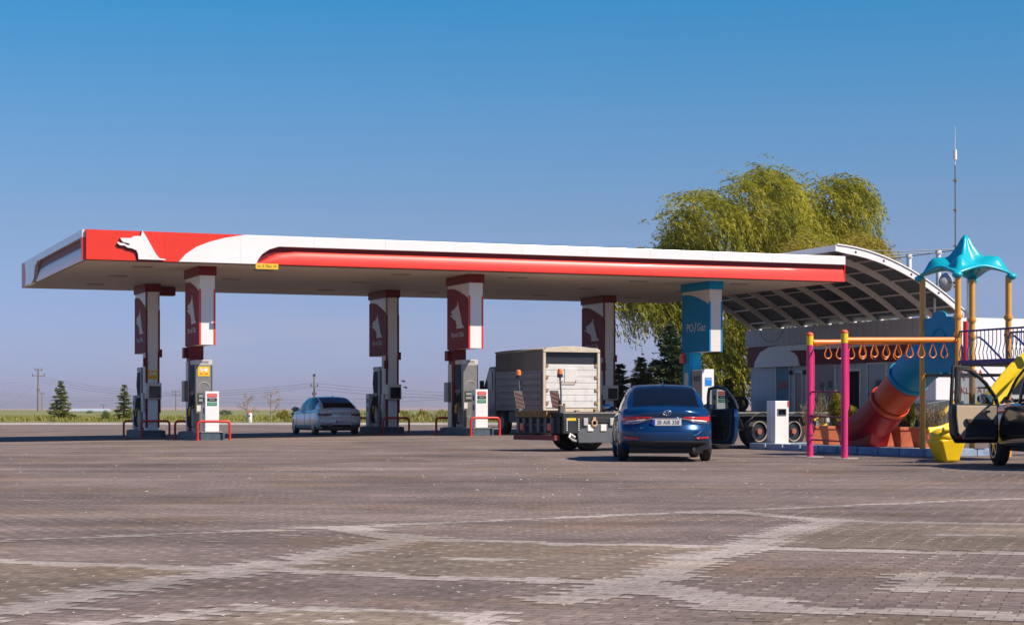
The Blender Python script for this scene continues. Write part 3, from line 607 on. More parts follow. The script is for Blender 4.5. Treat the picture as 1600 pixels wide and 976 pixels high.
def make_rail(label, loc):
    t = MB(); r = .12; pts = [(0, 0, -.1), (0, 0, .5-r+.12)]
    for k in range(1, 6): a = R(18*k); pts.append((r-r*math.cos(a), 0, .5+r*math.sin(a)))
    for k in range(0, 6): a = R(18*k); pts.append((1.06-r+r*math.sin(a), 0, .5+r*math.cos(a)))
    pts.append((1.06, 0, -.1)); t.tube(pts, .042, 12)
    t.cyl((0, 0, -.1), (0, 0, .015), .09).cyl((1.06, 0, -.1), (1.06, 0, .015), .09)
    o = t.build('guard_rail', REDP, smooth=True, loc=loc); o.rotation_euler = (0, 0, ROT); return tag(o, label, 'guard rail', GRP['rail'])
def L_(u, v):
    p = UV(u, v); p.z = gz(p.x, p.y); return p
colname = {(0, 1): 'the leftmost front pillar', (1, 1): 'the middle front pillar', (2, 1): 'the turquoise pillar',
           (0, 0): 'the leftmost rear pillar', (1, 0): 'the middle rear pillar', (2, 0): 'the pillar behind the truck'}
for i, u in enumerate(US):
    for fr in (1, 0):
        nm = colname[(i, fr)]; v = .75 if fr else 10.45
        il = make_island('dark painted concrete pump island under '+nm, L_(u-.22, v))
        if fr:
            if i == 2: pt = make_pump('white gas dispenser with a bright blue notice by the turquoise pillar', L_(u, 1.95), True)
            else: pt = make_pump('tall steel fuel pump with black hoses by '+nm, L_(u, 1.95))
            if i == 0: sticker(.06, -.0, 2.12, 2.44, .4, pt)
            make_cab('white cabinet with three fuel signs before '+nm, L_(u+.10, 1.0))
            make_rail('bright red hooped rail at near end of island of '+nm, L_(u-.26, .5))
            make_rail('red hooped rail at far end of island of '+nm, L_(u-.26, 4.05))
        else:
            pt = make_pump('fuel pump half hidden behind '+nm, L_(u-.02, 11.45))
            if i < 2: make_cab('pale plain cabinet behind the pump of '+nm, L_(u-.02, 12.85), False, True)
            make_rail('dark red hooped rail at near end of island of '+nm, L_(u-.26, 10.2))
            make_rail('dark red hooped rail at far end of island of '+nm, L_(u-.26, 13.8))
# yellow warning sticker on the rear left pillar
pp = [o for o in CAN.children if o.name.startswith('pillar')]
sticker(US[0]+.06, 10.6, 2.12, 2.45, .38, pp[1])
# ================================================================== SHOP BUILDING
UWALL = 33.0
def BV(px): return v_of(px, UWALL)
def BZ(py, px): return ZP(py, ydep(UWALL, BV(px)))
SHOP = thing('station_shop', 'low white station shop with grey parapet and maroon front behind the planters', 'shop', A, ROT)
VE, VS = 16.4, 2.4
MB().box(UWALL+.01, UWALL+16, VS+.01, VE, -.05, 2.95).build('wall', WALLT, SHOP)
MB().box(UWALL-.25, UWALL+16.1, VS-.1, VE+.05, 3.85, 4.60).build('parapet', PARA, SHOP)
MB().box(UWALL+.0, UWALL+16, VS, VE, 2.953, 3.847).build('upper_wall', WALLS, SHOP)
# the sunlit end of the shop is plain white sheet
MB().box(UWALL-.255, UWALL+17, VS-.16, VS-.102, 0, 4.62).build('end_wall', WALLS, SHOP)
MB().box(UWALL-.16, UWALL-.005, VS+.02, VE+.04, 2.92, 3.84).build('fascia', MAROON, SHOP)
fz = [(VE-.7, 2.90), (VE-.85, 3.2), (VE-1.3, 3.58), (VE-2.1, 3.80), (VE-2.9, 3.83), (VS, 3.83), (VS, 3.58), (VE-3.9, 3.58), (VE-4.3, 3.48), (VE-4.6, 3.3), (VE-4.7, 2.90)]
MB().pyz(fz, UWALL-.26, UWALL-.165).build('white_fascia', WHITE, SHOP)
MB().pyz([(VE-4.74, 2.95), (VE-4.65, 3.28), (VE-4.3, 3.44), (VE-3.9, 3.55), (VS+.1, 3.55), (VS+.1, 2.95)], UWALL-.20, UWALL-.168).build('red_band', MAROONL, SHOP)
def opening(name, p0, p1, py0, py1, mat, fr=.07, frm=WHITE, door=False, inset=.02):
    v1, v0 = BV(p0), BV(p1); z1 = BZ(py0, p0); z0 = max(.1, BZ(py1, p0))
    f = MB(); x0, x1 = UWALL-.05, UWALL+.0
    f.box(x0, x1, v0-fr, v0, z0-fr, z1+fr).box(x0, x1, v1, v1+fr, z0-fr, z1+fr).box(x0, x1, v0, v1, z1, z1+fr).box(x0, x1, v0, v1, z0-fr, z0)
    w_ = MB().box(UWALL-.02, UWALL-.004, v0+.002, v1-.002, z0+.002, z1-.002).build(name, mat, SHOP)
    f.build('frame', frm, w_); return w_, v0, v1, z0, z1
w1, *_ = opening('window', 1214, 1234, 573, 640, POSTER)
MB().box(UWALL-.026, UWALL-.021, BV(1232), BV(1217), 1.9, 2.25).build('poster', M('red_poster', (.30, .05, .06), .5), w1)
opening('door', 1244, 1254, 582, 660, GLASSD)
w2, a0, a1_, b0, b1 = opening('window', 1270, 1305, 571, 640, GLASSD, .12)
for (x, y, w_, h_) in ((.2, 1.9, .35, .3), (.9, 1.75, .3, .4), (1.1, 1.2, .25, .3), (.4, 1.3, .3, .25)):
    MB().box(UWALL-.026, UWALL-.021, a0+x, a0+x+w_, y, y+h_).build('poster', M('faded_poster', (.16, .15, .17), .6), w2)
opening('door', 1326, 1344, 580, 665, M('dark_doorway', (.004, .005, .007), .9), .10)
opening('window', 1357, 1385, 569, 640, GLASSB, .08)
opening('window', 1398, 1420, 569, 640, GLASSB, .08)
MB().box(UWALL-.09, UWALL-.052, BV(1310)-.4, BV(1262), .55, .95).build('brick_sill', M('maroon_tiles', (.16, .035, .03), .6), SHOP)
f = MB()
for px in (1237, 1258, 1318): f.box(UWALL-.18, UWALL-.01, BV(px)-.06, BV(px)+.06, 2.55, 2.72)
for k, px in enumerate((1237, 1258, 1318)):
    MB().cyl((UWALL-.06, BV(px), 2.52), (UWALL-.06, BV(px), 2.72), .07).build('wall_lamp', DARK, SHOP)
MB().tube([(UWALL-.27, VE-1.3, 4.5), (UWALL-.27, VE-1.8, 4.1), (UWALL-.27, VE-2.5, 4.03), (UWALL-.27, VE-3.1, 4.2), (UWALL-.27, VE-3.4, 4.57)], .008, 5).build('cable', DARK, SHOP)

# ================================================================== ARCHED ROOF
ARC = thing('arched_roof', 'curved sheet roof on white ribs springing from the shop parapet', 'arched roof', A, ROT)
ua, ub = 27.32, 33.0; vf = -.1; pitch = 2.0; NR = 9
def az(u): t = (u-ua)/(ub-ua); return 7.02-.34*t-2.02*t*t
us_ = np.linspace(ua, ub, 15)
for k in range(NR):
    v = vf+k*pitch; f = MB(); up = [(u, az(u)) for u in us_]; lowp = [(u, az(u)-(.24 if 0 < i < 14 else .20)) for i, u in enumerate(us_)]
    f.pxz(up+lowp[::-1], v-.045, v+.045); rb = f.build('rib', CREAM if k else WHITE, ARC)
    for u in us_[2:-1:3]:
        if k == 0: MB().cyl((u, v-.05, az(u)-.12), (u, v-.047, az(u)-.12), .045).build('bolt_hole', DARK, rb)
    MB().cyl((ub+.1, v-.14, 4.5 if k > 1 else -.05), (ub+.1, v-.14, 7.05), .10, n=12).cyl((ub+.1, v-.14, 7.05), (ub+.1, v-.14, 7.18), .14, .12, n=12).build('post', WHITE, ARC, smooth=True)
    MB().box(ub-.12, ub+.02, v-.07, v+.07, 4.50, az(ub)+.02).build('foot', WHITE, ARC)
f = MB(); P1 = [[(u, v, az(u)+.015) for v in (vf-.06, vf+(NR-1)*pitch+.1)] for u in us_]; f.grid(P1); f.build('roof_sheet', SHEETD, ARC, smooth=True, solid=.03)
for u in us_[1:-1:2]:
    MB().box(u-.03, u+.03, vf+.05, vf+(NR-1)*pitch-.05, az(u)-.075, az(u)-.015).build('purlin', CREAM, ARC)
f = MB()
for i in range(14): f.bar((us_[i], vf-.03, az(us_[i])+.05), (us_[i+1]+.002, vf-.03, az(us_[i+1])+.05), .10, .05)
f.build('edge_flashing', WHITE, ARC)
MB().box(ua-.06, ua+.0, vf-.05, vf+(NR-1)*pitch+.1, az(ua)-.20, az(ua)+.03).build('edge_beam', WHITE, ARC)
for k in range(4):
    v = vf+k*pitch
    MB().tube([(ub+.1, v-.14, 7.1), (30.2, v-.1, 6.9), (28.6, v-.05, az(28.6)+.05)], .018, 6).build('tie_rod', DARK, ARC)
    f = MB().tube([(ub+.1, v-.14, 7.1), (ub+.1, v-.14+pitch, 7.1)], .015, 6).build('tie_cable', DARK, ARC)
# dish on the second post
p = UV(ub+.1, vf+.8, 6.05)
DI = thing('satellite_dish', 'grey satellite dish beside a white post behind the turquoise star roof', 'satellite dish', AT(1481, 71, ZP(441, 71)), R(20))
f = MB(); P = []
for i in range(8):
    r = .33*i/7; P.append([(r*math.cos(2*math.pi*j/24), .22*(r/.33)**2-.1, r*math.sin(2*math.pi*j/24)*1.1) for j in range(25)])
f.grid(P); f.build('dish', M('dish_grey', (.38, .37, .36), .5), DI, smooth=True, solid=.015)
MB().bar((0, -.1, 0), (.0, -.42, -.05), .03, .03).ball((0, -.44, -.04), .05).bar((0, -.05, -.3), (0, -.42, -.06), .02, .02).build('receiver_arm', DARK, DI)
MB().bar((0, .0, 0), (-.42, .25, -.25), .05, .05).bar((-.42, .25, -.25), (-.42, .25, -1.5), .06, .06).build('bracket', WHITE, DI)
# aerial mast
base = AT(1493.5, 76, 4.3)
MA = thing('aerial_mast', 'thin tall aerial mast with white tip rising behind the star roof', 'aerial mast', base)
mt = ZP(258, 76)-4.3
MB().cyl((0, 0, 0), (-.03, 0, mt), .032, .024, 8).build('mast', M('mast_grey', (.12, .13, .15), .5), MA)
for k in (.25, .5, .72, .9): MB().cyl((0, 0, mt*k), (0, 0, mt*k+.06), .10, n=8).build('joint_ring', RUST, MA)
MB().cyl((-.03, 0, mt), (-.03, 0, mt+.22), .02, n=8).cyl((-.03, 0, mt+.22), (-.03, 0, mt+.62), .085, .07, 10).cyl((-.03, 0, mt+.62), (-.03, 0, mt+1.6), .015, .006, 6).build('aerial_tip', WHITE, MA, smooth=True)

# ================================================================== TREES
def rot_rand(d, a, g):
    v = g.normal(size=3); v -= d*np.dot(v, d); v /= np.linalg.norm(v); return d*math.cos(a)+v*math.sin(a)
def limb(mb, p, q, r0, r1, g, n=5, sag=0):
    pts = []; 
    for i in range(n+1):
        t = i/n; x = np.array(p)*(1-t)+np.array(q)*t
        if 0 < i < n: x = x+g.normal(size=3)*.04*np.linalg.norm(np.array(q)-np.array(p))
        pts.append(tuple(x))
    mb.tube(pts, r0, 7, rr=[r0+(r1-r0)*i/n for i in range(n+1)]); return pts
def willow(label, base, lobes, seed, dens=1.0, mat=L_WIL, low=1.2, wind=(.55, -.1), ln=.26):
    g = np.random.default_rng(seed); t = thing('willow_tree', label, 'willow tree', base, 0, 'willows behind the shop')
    mb = MB(); fork = (0, 0, 3.0); mb.tube([(0, 0, -.2), (.1, 0, 1.5), fork], .45, 10, rr=[.55, .45, .4]); P = []; Dd = []
    wv = np.array([wind[0], wind[1], 0])
    for (cx, cy, cz, rx, ry, rz, ns) in lobes:
        limb(mb, fork, (cx, cy, cz-.2*rz), .22, .06, g)
        for k in range(7):
            d = g.normal(size=3); d[2] = abs(d[2]); d /= np.linalg.norm(d)
            limb(mb, (cx, cy, cz-.2*rz), (cx+d[0]*rx*.7, cy+d[1]*ry*.7, cz+d[2]*rz*.75), .06, .015, g, 4)
        for k in range(int(ns*dens)):
            d = g.normal(size=3); d[2] = abs(d[2])*1.0-.25; d /= np.linalg.norm(d); rad = g.uniform(.55, 1.0)**.6
            lump = 1+.20*math.sin(5*d[0]+3*d[1]+cx)+.16*math.sin(9*d[2]+7*d[0])+(.25 if g.random() < .06 else 0)
            p = np.array([cx+d[0]*rx*rad*lump, cy+d[1]*ry*rad*lump, cz+d[2]*rz*rad*lump]); L = g.uniform(1.0, 3.2); n = int(L/.085)
            dr = np.array([d[0]*.6+.25, d[1]*.6, .35*max(d[2], 0)+g.uniform(-.1, .35)])+wv*.8; vel = dr/np.linalg.norm(dr)
            for s_ in range(n):
                vel = vel+np.array([wv[0]*.030, wv[1]*.02, -.105]); vel /= np.linalg.norm(vel); p = p+vel*.085
                if p[2] < low: break
                jit = g.normal(size=3)*.05
                P.append(p+jit); Dd.append(vel*1.0+g.normal(size=3)*.32)
    mb.build('trunk', BARK, t, smooth=True)
    leaves('crown', P, Dd, ln, .06, mat, t, seed=seed); return t
S1 = 100.0
def wl(px, py, Y, dy, rx, ry, rz, ns, base):    # a lobe seen at a photo point, relative to the tree's foot
    p = AT(px, Y+dy, ZP(py, Y+dy)); return (p.x-base.x, p.y-base.y, p.z, rx, ry, rz, ns)
b1 = AT(1150, 100)
willow('big green willow, tallest and nearest the turquoise pillar', b1, [wl(1175, 330, 100, 0, 2.2, 2.4, 2.2, 430, b1), wl(1090, 350, 100, -1, 2.3, 2.4, 1.6, 380, b1), wl(1195, 292, 100, 1, 1.3, 1.3, .9, 130, b1),
        wl(1130, 400, 100, 1, 3.2, 2.6, 2.0, 420, b1), wl(1060, 400, 100, 0, 1.6, 1.8, 1.3, 260, b1), wl(1040, 430, 100, 0, 2.4, 2.2, 1.5, 420, b1), wl(1000, 470, 100, -1, 1.9, 1.6, 1.2, 640, b1), wl(1040, 480, 100, 1, 1.6, 1.6, 1.2, 320, b1), wl(1120, 500, 100, 0, 2.4, 2.0, 2.0, 330, b1), wl(1160, 570, 100, -2, 2.4, 1.6, 2.6, 430, b1), wl(1105, 600, 100, 0, 2.0, 1.4, 1.8, 220, b1), wl(1230, 400, 100, 0, 2.4, 2, 2.0, 260, b1)], 5, 1.0)
b2 = AT(1290, 104)
willow('right hand green willow leaning in the wind behind the arched roof', b2, [wl(1290, 325, 104, 0, 1.9, 2, 1.5, 330, b2), wl(1318, 300, 104, 0, 1.0, 1.3, .8, 110, b2), wl(1275, 385, 104, 0, 2.6, 2.2, 1.8, 380, b2),
        wl(1220, 370, 104, 1, 1.6, 1.6, 1.6, 200, b2), wl(1310, 380, 104, 0, 1.2, 1.2, 1.2, 150, b2), wl(1290, 450, 104, 0, 3.2, 2.2, 2.2, 300, b2), wl(1210, 480, 104, 0, 3.0, 2.0, 2.2, 240, b2)], 6, 1.0)
b3 = AT(1345, 96)
L_WILY = leafmat('yellow_willow_leaves', (.28, .24, .02), (.58, .46, .07), .45)
willow('small yellowing willow peeking over the right end of the arched roof', b3, [wl(1338, 392, 96, 0, 1.0, 1.2, .7, 120, b3), wl(1300, 410, 96, 0, 1.2, 1.2, .9, 120, b3), wl(1250, 400, 96, 0, 1.3, 1.2, .8, 110, b3), wl(1330, 450, 96, 0, 1.5, 1.2, 1.4, 120, b3)], 8, 1.0, L_WILY)

def spruce(name, label, base, h, rad, mat, seed, dens=1.0, sparse=0, group='conifers around the forecourt', cat='conifer tree', ln=.30):
    g = np.random.default_rng(seed); t = thing(name, label, cat, base, 0, group)
    mb = MB(); mb.cyl((0, 0, -.1), (0, 0, h*.97), .028*h+.02, .012, 8); P = []; Dd = []
    nw = int(h/.24)
    for i in range(nw):
        f = (i+.5)/nw; z = h*(.05+.93*f); r = rad*(1-f)**.85+.06; nb = int(10-4*f)
        for k in range(nb):
            a = g.uniform(0, 6.283); rr = r*g.uniform(.62 if sparse else .8, 1.12); dz = rr*g.uniform(-.15, .25)*(1 if f > .5 else -.6)
            e = np.array([rr*math.cos(a), rr*math.sin(a), dz])*(1.0 if g.random() > .16 else g.uniform(.3, .6)); 
            if rr > .3: mb.tube([(0, 0, z), tuple(np.array([0, 0, z])+e*.5+np.array([0, 0, -.03])), tuple(np.array([0, 0, z])+e)], .02, 4, rr=[.022, .014, .006])
            n = int((60 if not sparse else 42)*dens*(rr+.2))
            for s_ in range(n):
                q = g.uniform(.12, 1.03); w_ = (1-q)*.36*rr+.07
                side = np.array([-math.sin(a), math.cos(a), 0]); o = g.normal()*w_*.9
                P.append(np.array([0, 0, z])+e*q+side*o+np.array([0, 0, g.normal()*.05-.05*abs(o)])); d = e/np.linalg.norm(e)+side*np.sign(o)*.7+np.array([0, 0, g.normal()*.25]); Dd.append(d)
    mb.build('trunk', BARK, t); leaves('crown', P, Dd, ln, .075, mat, t, seed=seed); return t
def onland(px, Y): return AT(px, Y, .2)
spruce('spruce_tree', 'broad spruce standing alone on the verge beside the power pylon', onland(95, 128), (657-594)/F*128, 1.05, L_SPG, 21, .8, 1, ln=.26)
spruce('spruce_tree', 'slim spruce on the verge just left of the leftmost pump', onland(194, 128), (655-597)/F*128, .8, L_SPG, 22, .8, 1, ln=.26)
spruce('spruce_tree', 'tall dark spruce right behind the turquoise pillar', AT(1047, 92), ZP(503, 92), 2.1, L_SPR, 23, 1.5)
spruce('spruce_tree', 'second dark spruce against the turquoise pillar, under the willow', AT(1075, 95), ZP(520, 95), 1.9, L_SPR, 27, 1.5)
spruce('spruce_tree', 'light green young spruce between the box truck and the dark spruce', AT(1001, 84), ZP(556, 84), 1.25, L_SPG, 24, 1.2, 1)
spruce('spruce_tree', 'small dark spruce close to the right of the box truck', AT(968, 82), ZP(566, 82), 1.0, L_SPR, 25, 1.3, 1)
spruce('spruce_tree', 'young green spruce half hidden by the open door of the blue car', AT(1136, 80), ZP(590, 80), .8, L_SPG, 26, 1.1, 1)
spruce('spruce_tree', 'low dark spruce just beyond the parked white saloon', onland(462, 126), .95, .55, L_SPR, 28, 1.5)
def shrub(name, label, base, rx, rz, mat, seed, n=900, group='shrubs on the verge', cat='shrub', up=.6, ln=.12, parent=None, tall=False, wd=.05):
    g = np.random.default_rng(seed); t = thing(name, label, cat, base, 0, group)
    mb = MB()
    for k in range(7):
        a = g.uniform(0, 6.28); mb.tube([(0, 0, -.05), (math.cos(a)*rx*.2, math.sin(a)*rx*.2, rz*.7), (math.cos(a)*rx*.45, math.sin(a)*rx*.45, rz*1.2)], .01, 4, rr=[.018, .012, .005])
    mb.build('stem', BARK, t)
    d = g.normal(size=(n, 3)); d /= np.linalg.norm(d, axis=1, keepdims=True); r = g.uniform(.3, 1, (n, 1))**.5
    lump = 1+.18*np.sin(d[:, :1]*5+seed)+.15*np.sin(d[:, 2:]*8+d[:, 1:2]*6)
    P = d*r*lump*np.array([rx, rx, rz])+np.array([0, 0, rz*1.02])
    leaves('foliage', P, d+np.array([0, 0, up])+g.normal(size=(n, 3))*.4, ln, wd, mat, t, seed=seed); return t
for k, (px, r_, lb, m) in enumerate(((660, .33, 'round yellow green bush by the middle rear pillar, leftmost of four', L_YEL), (692, .34, 'round yellow green bush second right of the middle rear pillar', L_YEL), (630, .30, 'yellow bush mostly hidden by the middle rear pillar', L_YEL),
        (720, .36, 'yellow green bush behind the middle front pillar', L_YEL), (443, .33, 'bright yellow bush between bare tree and white saloon', L_YEL))):
    shrub('round_bush', lb, onland(px, 132), r_+.12, r_+.05, m, 40+k, 700, ln=.14)
shrub('round_bush', 'small dull green bush between the two spruces on the left', onland(165, 130), .34, .34, L_SPG, 46, 500, ln=.12)
shrub('round_bush', 'dark low bush just right of the leftmost front pump', onland(352, 230), .8, .36, L_SPR, 47, 500, ln=.25)
shrub('round_bush', 'tiny far dark bush in the field left of the slim spruce', onland(140, 300), .6, .35, L_SPR, 48, 200, ln=.25)
def bare(label, base, h, seed):
    g = np.random.default_rng(seed); t = thing('bare_tree', label, 'bare tree', base, 0, 'leafless young trees on the verge'); mb = MB(); tips = []
    mb.tube([(0, 0, -.1), (.03, 0, h*.5), (0, 0, h)], .05, 6, rr=[.06, .035, .01])
    def br(p, d, L, r, dep):
        q = p+d*L; mb.tube([tuple(p), tuple((p+q)/2+g.normal(size=3)*.03*L), tuple(q)], r, 4, rr=[r, r*.75, r*.45])
        if dep == 0: tips.append((q, d)); return
        for k in range(4): br(p+(q-p)*g.uniform(.4, 1), rot_rand(d, g.uniform(.35, .8), g), L*.55, r*.5, dep-1)
    for k in range(15):
        z = h*(.22+.72*k/15); a = g.uniform(0, 6.28); d = np.array([math.cos(a), math.sin(a), .55]); d /= np.linalg.norm(d); br(np.array([0, 0, z]), d, h*.36*(1-.45*k/15), .022, 2)
    mb.build('trunk_and_branches', M('pale_twigs', (.34, .26, .21), .9), t)


bare('leafless tree left of the other, above the white bin', onland(386, 130), (656-614)/F*130, 3)
bare('leafless tree right of the white bin, wider of the two', onland(423, 130), (656-608)/F*130, 4)
# verge grass and scrub
def tufts(name, x0, x1, y0, y1, n, h0, h1, mat, seed, label, fz=lambda x, y: .18):
    g = np.random.default_rng(seed); X = g.uniform(x0, x1, n); Y = y0+(y1-y0)*g.uniform(0, 1, n)**1.4; cl_ = .5+.5*np.sin(X*.9+seed)*np.sin(Y*.31+X*.17)
    Hh = g.uniform(h0, h1, n)*(.5+.8*cl_); P = np.stack([X, Y, np.array([fz(x, y) for x, y in zip(X, Y)])+Hh*.45], 1); Dd = np.stack([g.normal(size=n)*.35, g.normal(size=n)*.35, np.ones(n)], 1)
    o = leaves(name, P, Dd, Hh, .07, mat, seed=seed); tag(o, label, 'grass', kind='stuff')
tufts('verge_grass', -48, 12, 122.6, 150, 16000, .15, .42, L_GRS, 61, 'green and straw coloured grass on the verge beyond the far kerb')
tufts('dry_scrub', -12, 12, 122.8, 140, 7000, .3, .75, L_SCR, 62, 'taller tan scrub behind the middle pumps')
tufts('field_edge_growth', -60, 20, 150, 236, 9000, .15, .35, L_GRS, 63, 'far grass fading into the field')
# ================================================================== POLES AND WIRES
def pylon(label, px, Y, ytop, arms, r=.11, name='power_pole'):
    b = onland(px, Y); h = ZP(ytop, Y)-.2; t = thing(name, label, 'power pole', b, R(8), 'power poles across the plain')
    MB().cyl((0, 0, -.2), (0, 0, h), r*1.5, r, 10).build('pole', POLEM, t)
    for z, w_ in arms:
        o = MB().box(-w_, w_, -.10, .10, h*z-.10, h*z+.10).build('crossarm', POLEM, t)
        for x in (-w_*.92, 0, w_*.92): MB().cyl((x, 0, h*z+.1), (x, 0, h*z+.5), .09, .06, 8).build('insulator', DARK, o)
    return b, h
Yp = 430
pa = pylon('tall pale concrete power pole with two crossarms left of the broad spruce', 60, Yp, 576, ((.97, .85), (.84, 1.45), (.5, .3)), .2)
pb = pylon('slim power pole seen between the two left pumps', 275, 520, 610, ((.95, 1.0), (.8, 1.2)), .14)
pc = pylon('power pole above the roof of the white saloon', 491, 300, 587, ((.72, .55), (.97, .15), (.5, .3)), .12)
pd = pylon('small far pole left of the slim spruce', 162, 600, 632, ((.9, .8),), .16)
pe = pylon('short lattice pole close behind the tall concrete one', 66, 520, 612, ((.9, .6),), .14)
k_ = 0
def wires(px0, y0, Y0, px1, y1, Y1, sag, n, sp, label):
    global k_
    for i in range(n):
        a, b = AT(px0, Y0, ZP(y0+i*sp, Y0)), AT(px1, Y1, ZP(y1+i*sp*.8, Y1)); pts = []
        for j in range(13):
            t = j/12; p = a.lerp(b, t); p.z -= sag*4*t*(1-t); pts.append(p)
        o = MB().tube(pts, .022, 5).build('power_line', WIRE); tag(o, label, 'power line', 'power lines over the plain')
wires(-120, 588, 380, 60, 587, Yp, 1.0, 1, 0, 'power line running left from the tall concrete pole, upper')
wires(-120, 592, 380, 60, 593, Yp, 1.0, 1, 0, 'power line running left from the tall concrete pole, lower')
wires(60, 587, Yp, 491, 598, 300, 2.4, 3, 4, 'power line from the concrete pole towards the pole above the saloon')
wires(275, 618, 520, 900, 606, 300, 1.5, 2, 6, 'power line passing behind the middle pillars')
wires(491, 598, 300, 1100, 600, 260, 1.5, 3, 5, 'power line from the pole above the saloon to the right')
wires(0, 612, 600, 275, 612, 520, 2.0, 2, 4, 'low far power line behind the broad spruce')
wires(0, 640-5, 300, 60, 596, Yp, .5, 1, 0, 'stay wire slanting down left from the concrete pole')
# street lamp
b = onland(622, 150); LPx = thing('street_lamp', 'white street lamp with two arms close behind the middle rear pillar', 'street lamp', b)
h = ZP(594, 150)-.2
MB().cyl((0, 0, 0), (0, 0, h+.3), .07, .05, 8).build('pole', WHITE, LPx)
for dx, z in ((.45, h-.05), (.62, h-.55)):
    o = MB().bar((0, 0, z-.05), (dx-.15, 0, z), .05, .05).build('arm', WHITE, LPx); MB().box(dx-.2, dx+.1, -.08, .08, z-.03, z+.05).box(dx-.05, dx+.12, -.07, .07, z-.10, z-.031).build('lamp_head', DARK, o)
# litter bin
b = onland(390, 124); BN = thing('litter_bin', 'white round bin with a red cap on the far kerb under the bare trees', 'litter bin', b)
b.z = .15; BN.location = b
MB().cyl((0, 0, 0), (0, 0, .62), .17, .17, 16).build('drum', WHITE, BN, smooth=30); MB().cyl((0, 0, .62), (0, 0, .70), .17, .1, 16).build('cap', REDP, BN); MB().cyl((0, -.19, .42), (0, -.168, .42), .06).build('opening', DARK, BN)
# far low shed roof
FS = thing('far_shed', 'pale low shed roof far away between the two left spruces', 'shed', AT(137, 420, .3)); MB().box(-4, 4, 0, 6, 0, .35).build('wall', CREAM, FS); MB().pyz([(-.3, .36), (3, .95), (6.3, .36)], -4.2, 4.2).build('roof', M('pale_blue_sheet', (.45, .52, .55), .4), FS)
# ================================================================== VEHICLES
def wheel(parent, x, y, r, wd, side, rimr=None, spokes=5, rimm=None, name='wheel'):
    """wheel whose outer face looks to side*y"""
    rr = rimr or r*.66; t = MB(); n = 32
    prof = [(0, rr), (.01, rr+.01), (.02, r*.9), (.045, r*.985), (.07, r), (wd-.07, r), (wd-.045, r*.985), (wd-.02, r*.9), (wd, rr), (wd*.5, rr*.98)]
    P = []
    for k in range(n+1):
        a = 2*math.pi*k/n; P.append([(x+q*math.cos(a), y-side*o, r+q*math.sin(a)) for o, q in prof+[prof[0]]])
    t.grid(P); w_ = t.build('tyre', TYRE, parent, smooth=True, weld=True); w_.name = name
    rm = MB(); rm.cyl((x, y-side*.09, r), (x, y-side*.06, r), rr*.97, n=28, m=1)
    rm.tube([(x+rr*.93*math.cos(2*math.pi*k/28), y-side*.02, r+rr*.93*math.sin(2*math.pi*k/28)) for k in range(28)], .022, 6, closed=True)
    rm.cyl((x, y-side*.06, r), (x, y-side*.01, r), rr*.22, n=14)
    for k in range(spokes):
        a = 2*math.pi*k/spokes+.3; rm.bar((x+rr*.15*math.cos(a), y-side*.025, r+rr*.15*math.sin(a)), (x+rr*.92*math.cos(a), y-side*.03, r+rr*.92*math.sin(a)), rr*.20, .03, up=(0, 1, 0))
    rm.build('rim', [rimm or CHROMED, DARK], w_)
    return w_
CHROMED = M('alloy_rim', (.45, .46, .48), .3, metal=.8)
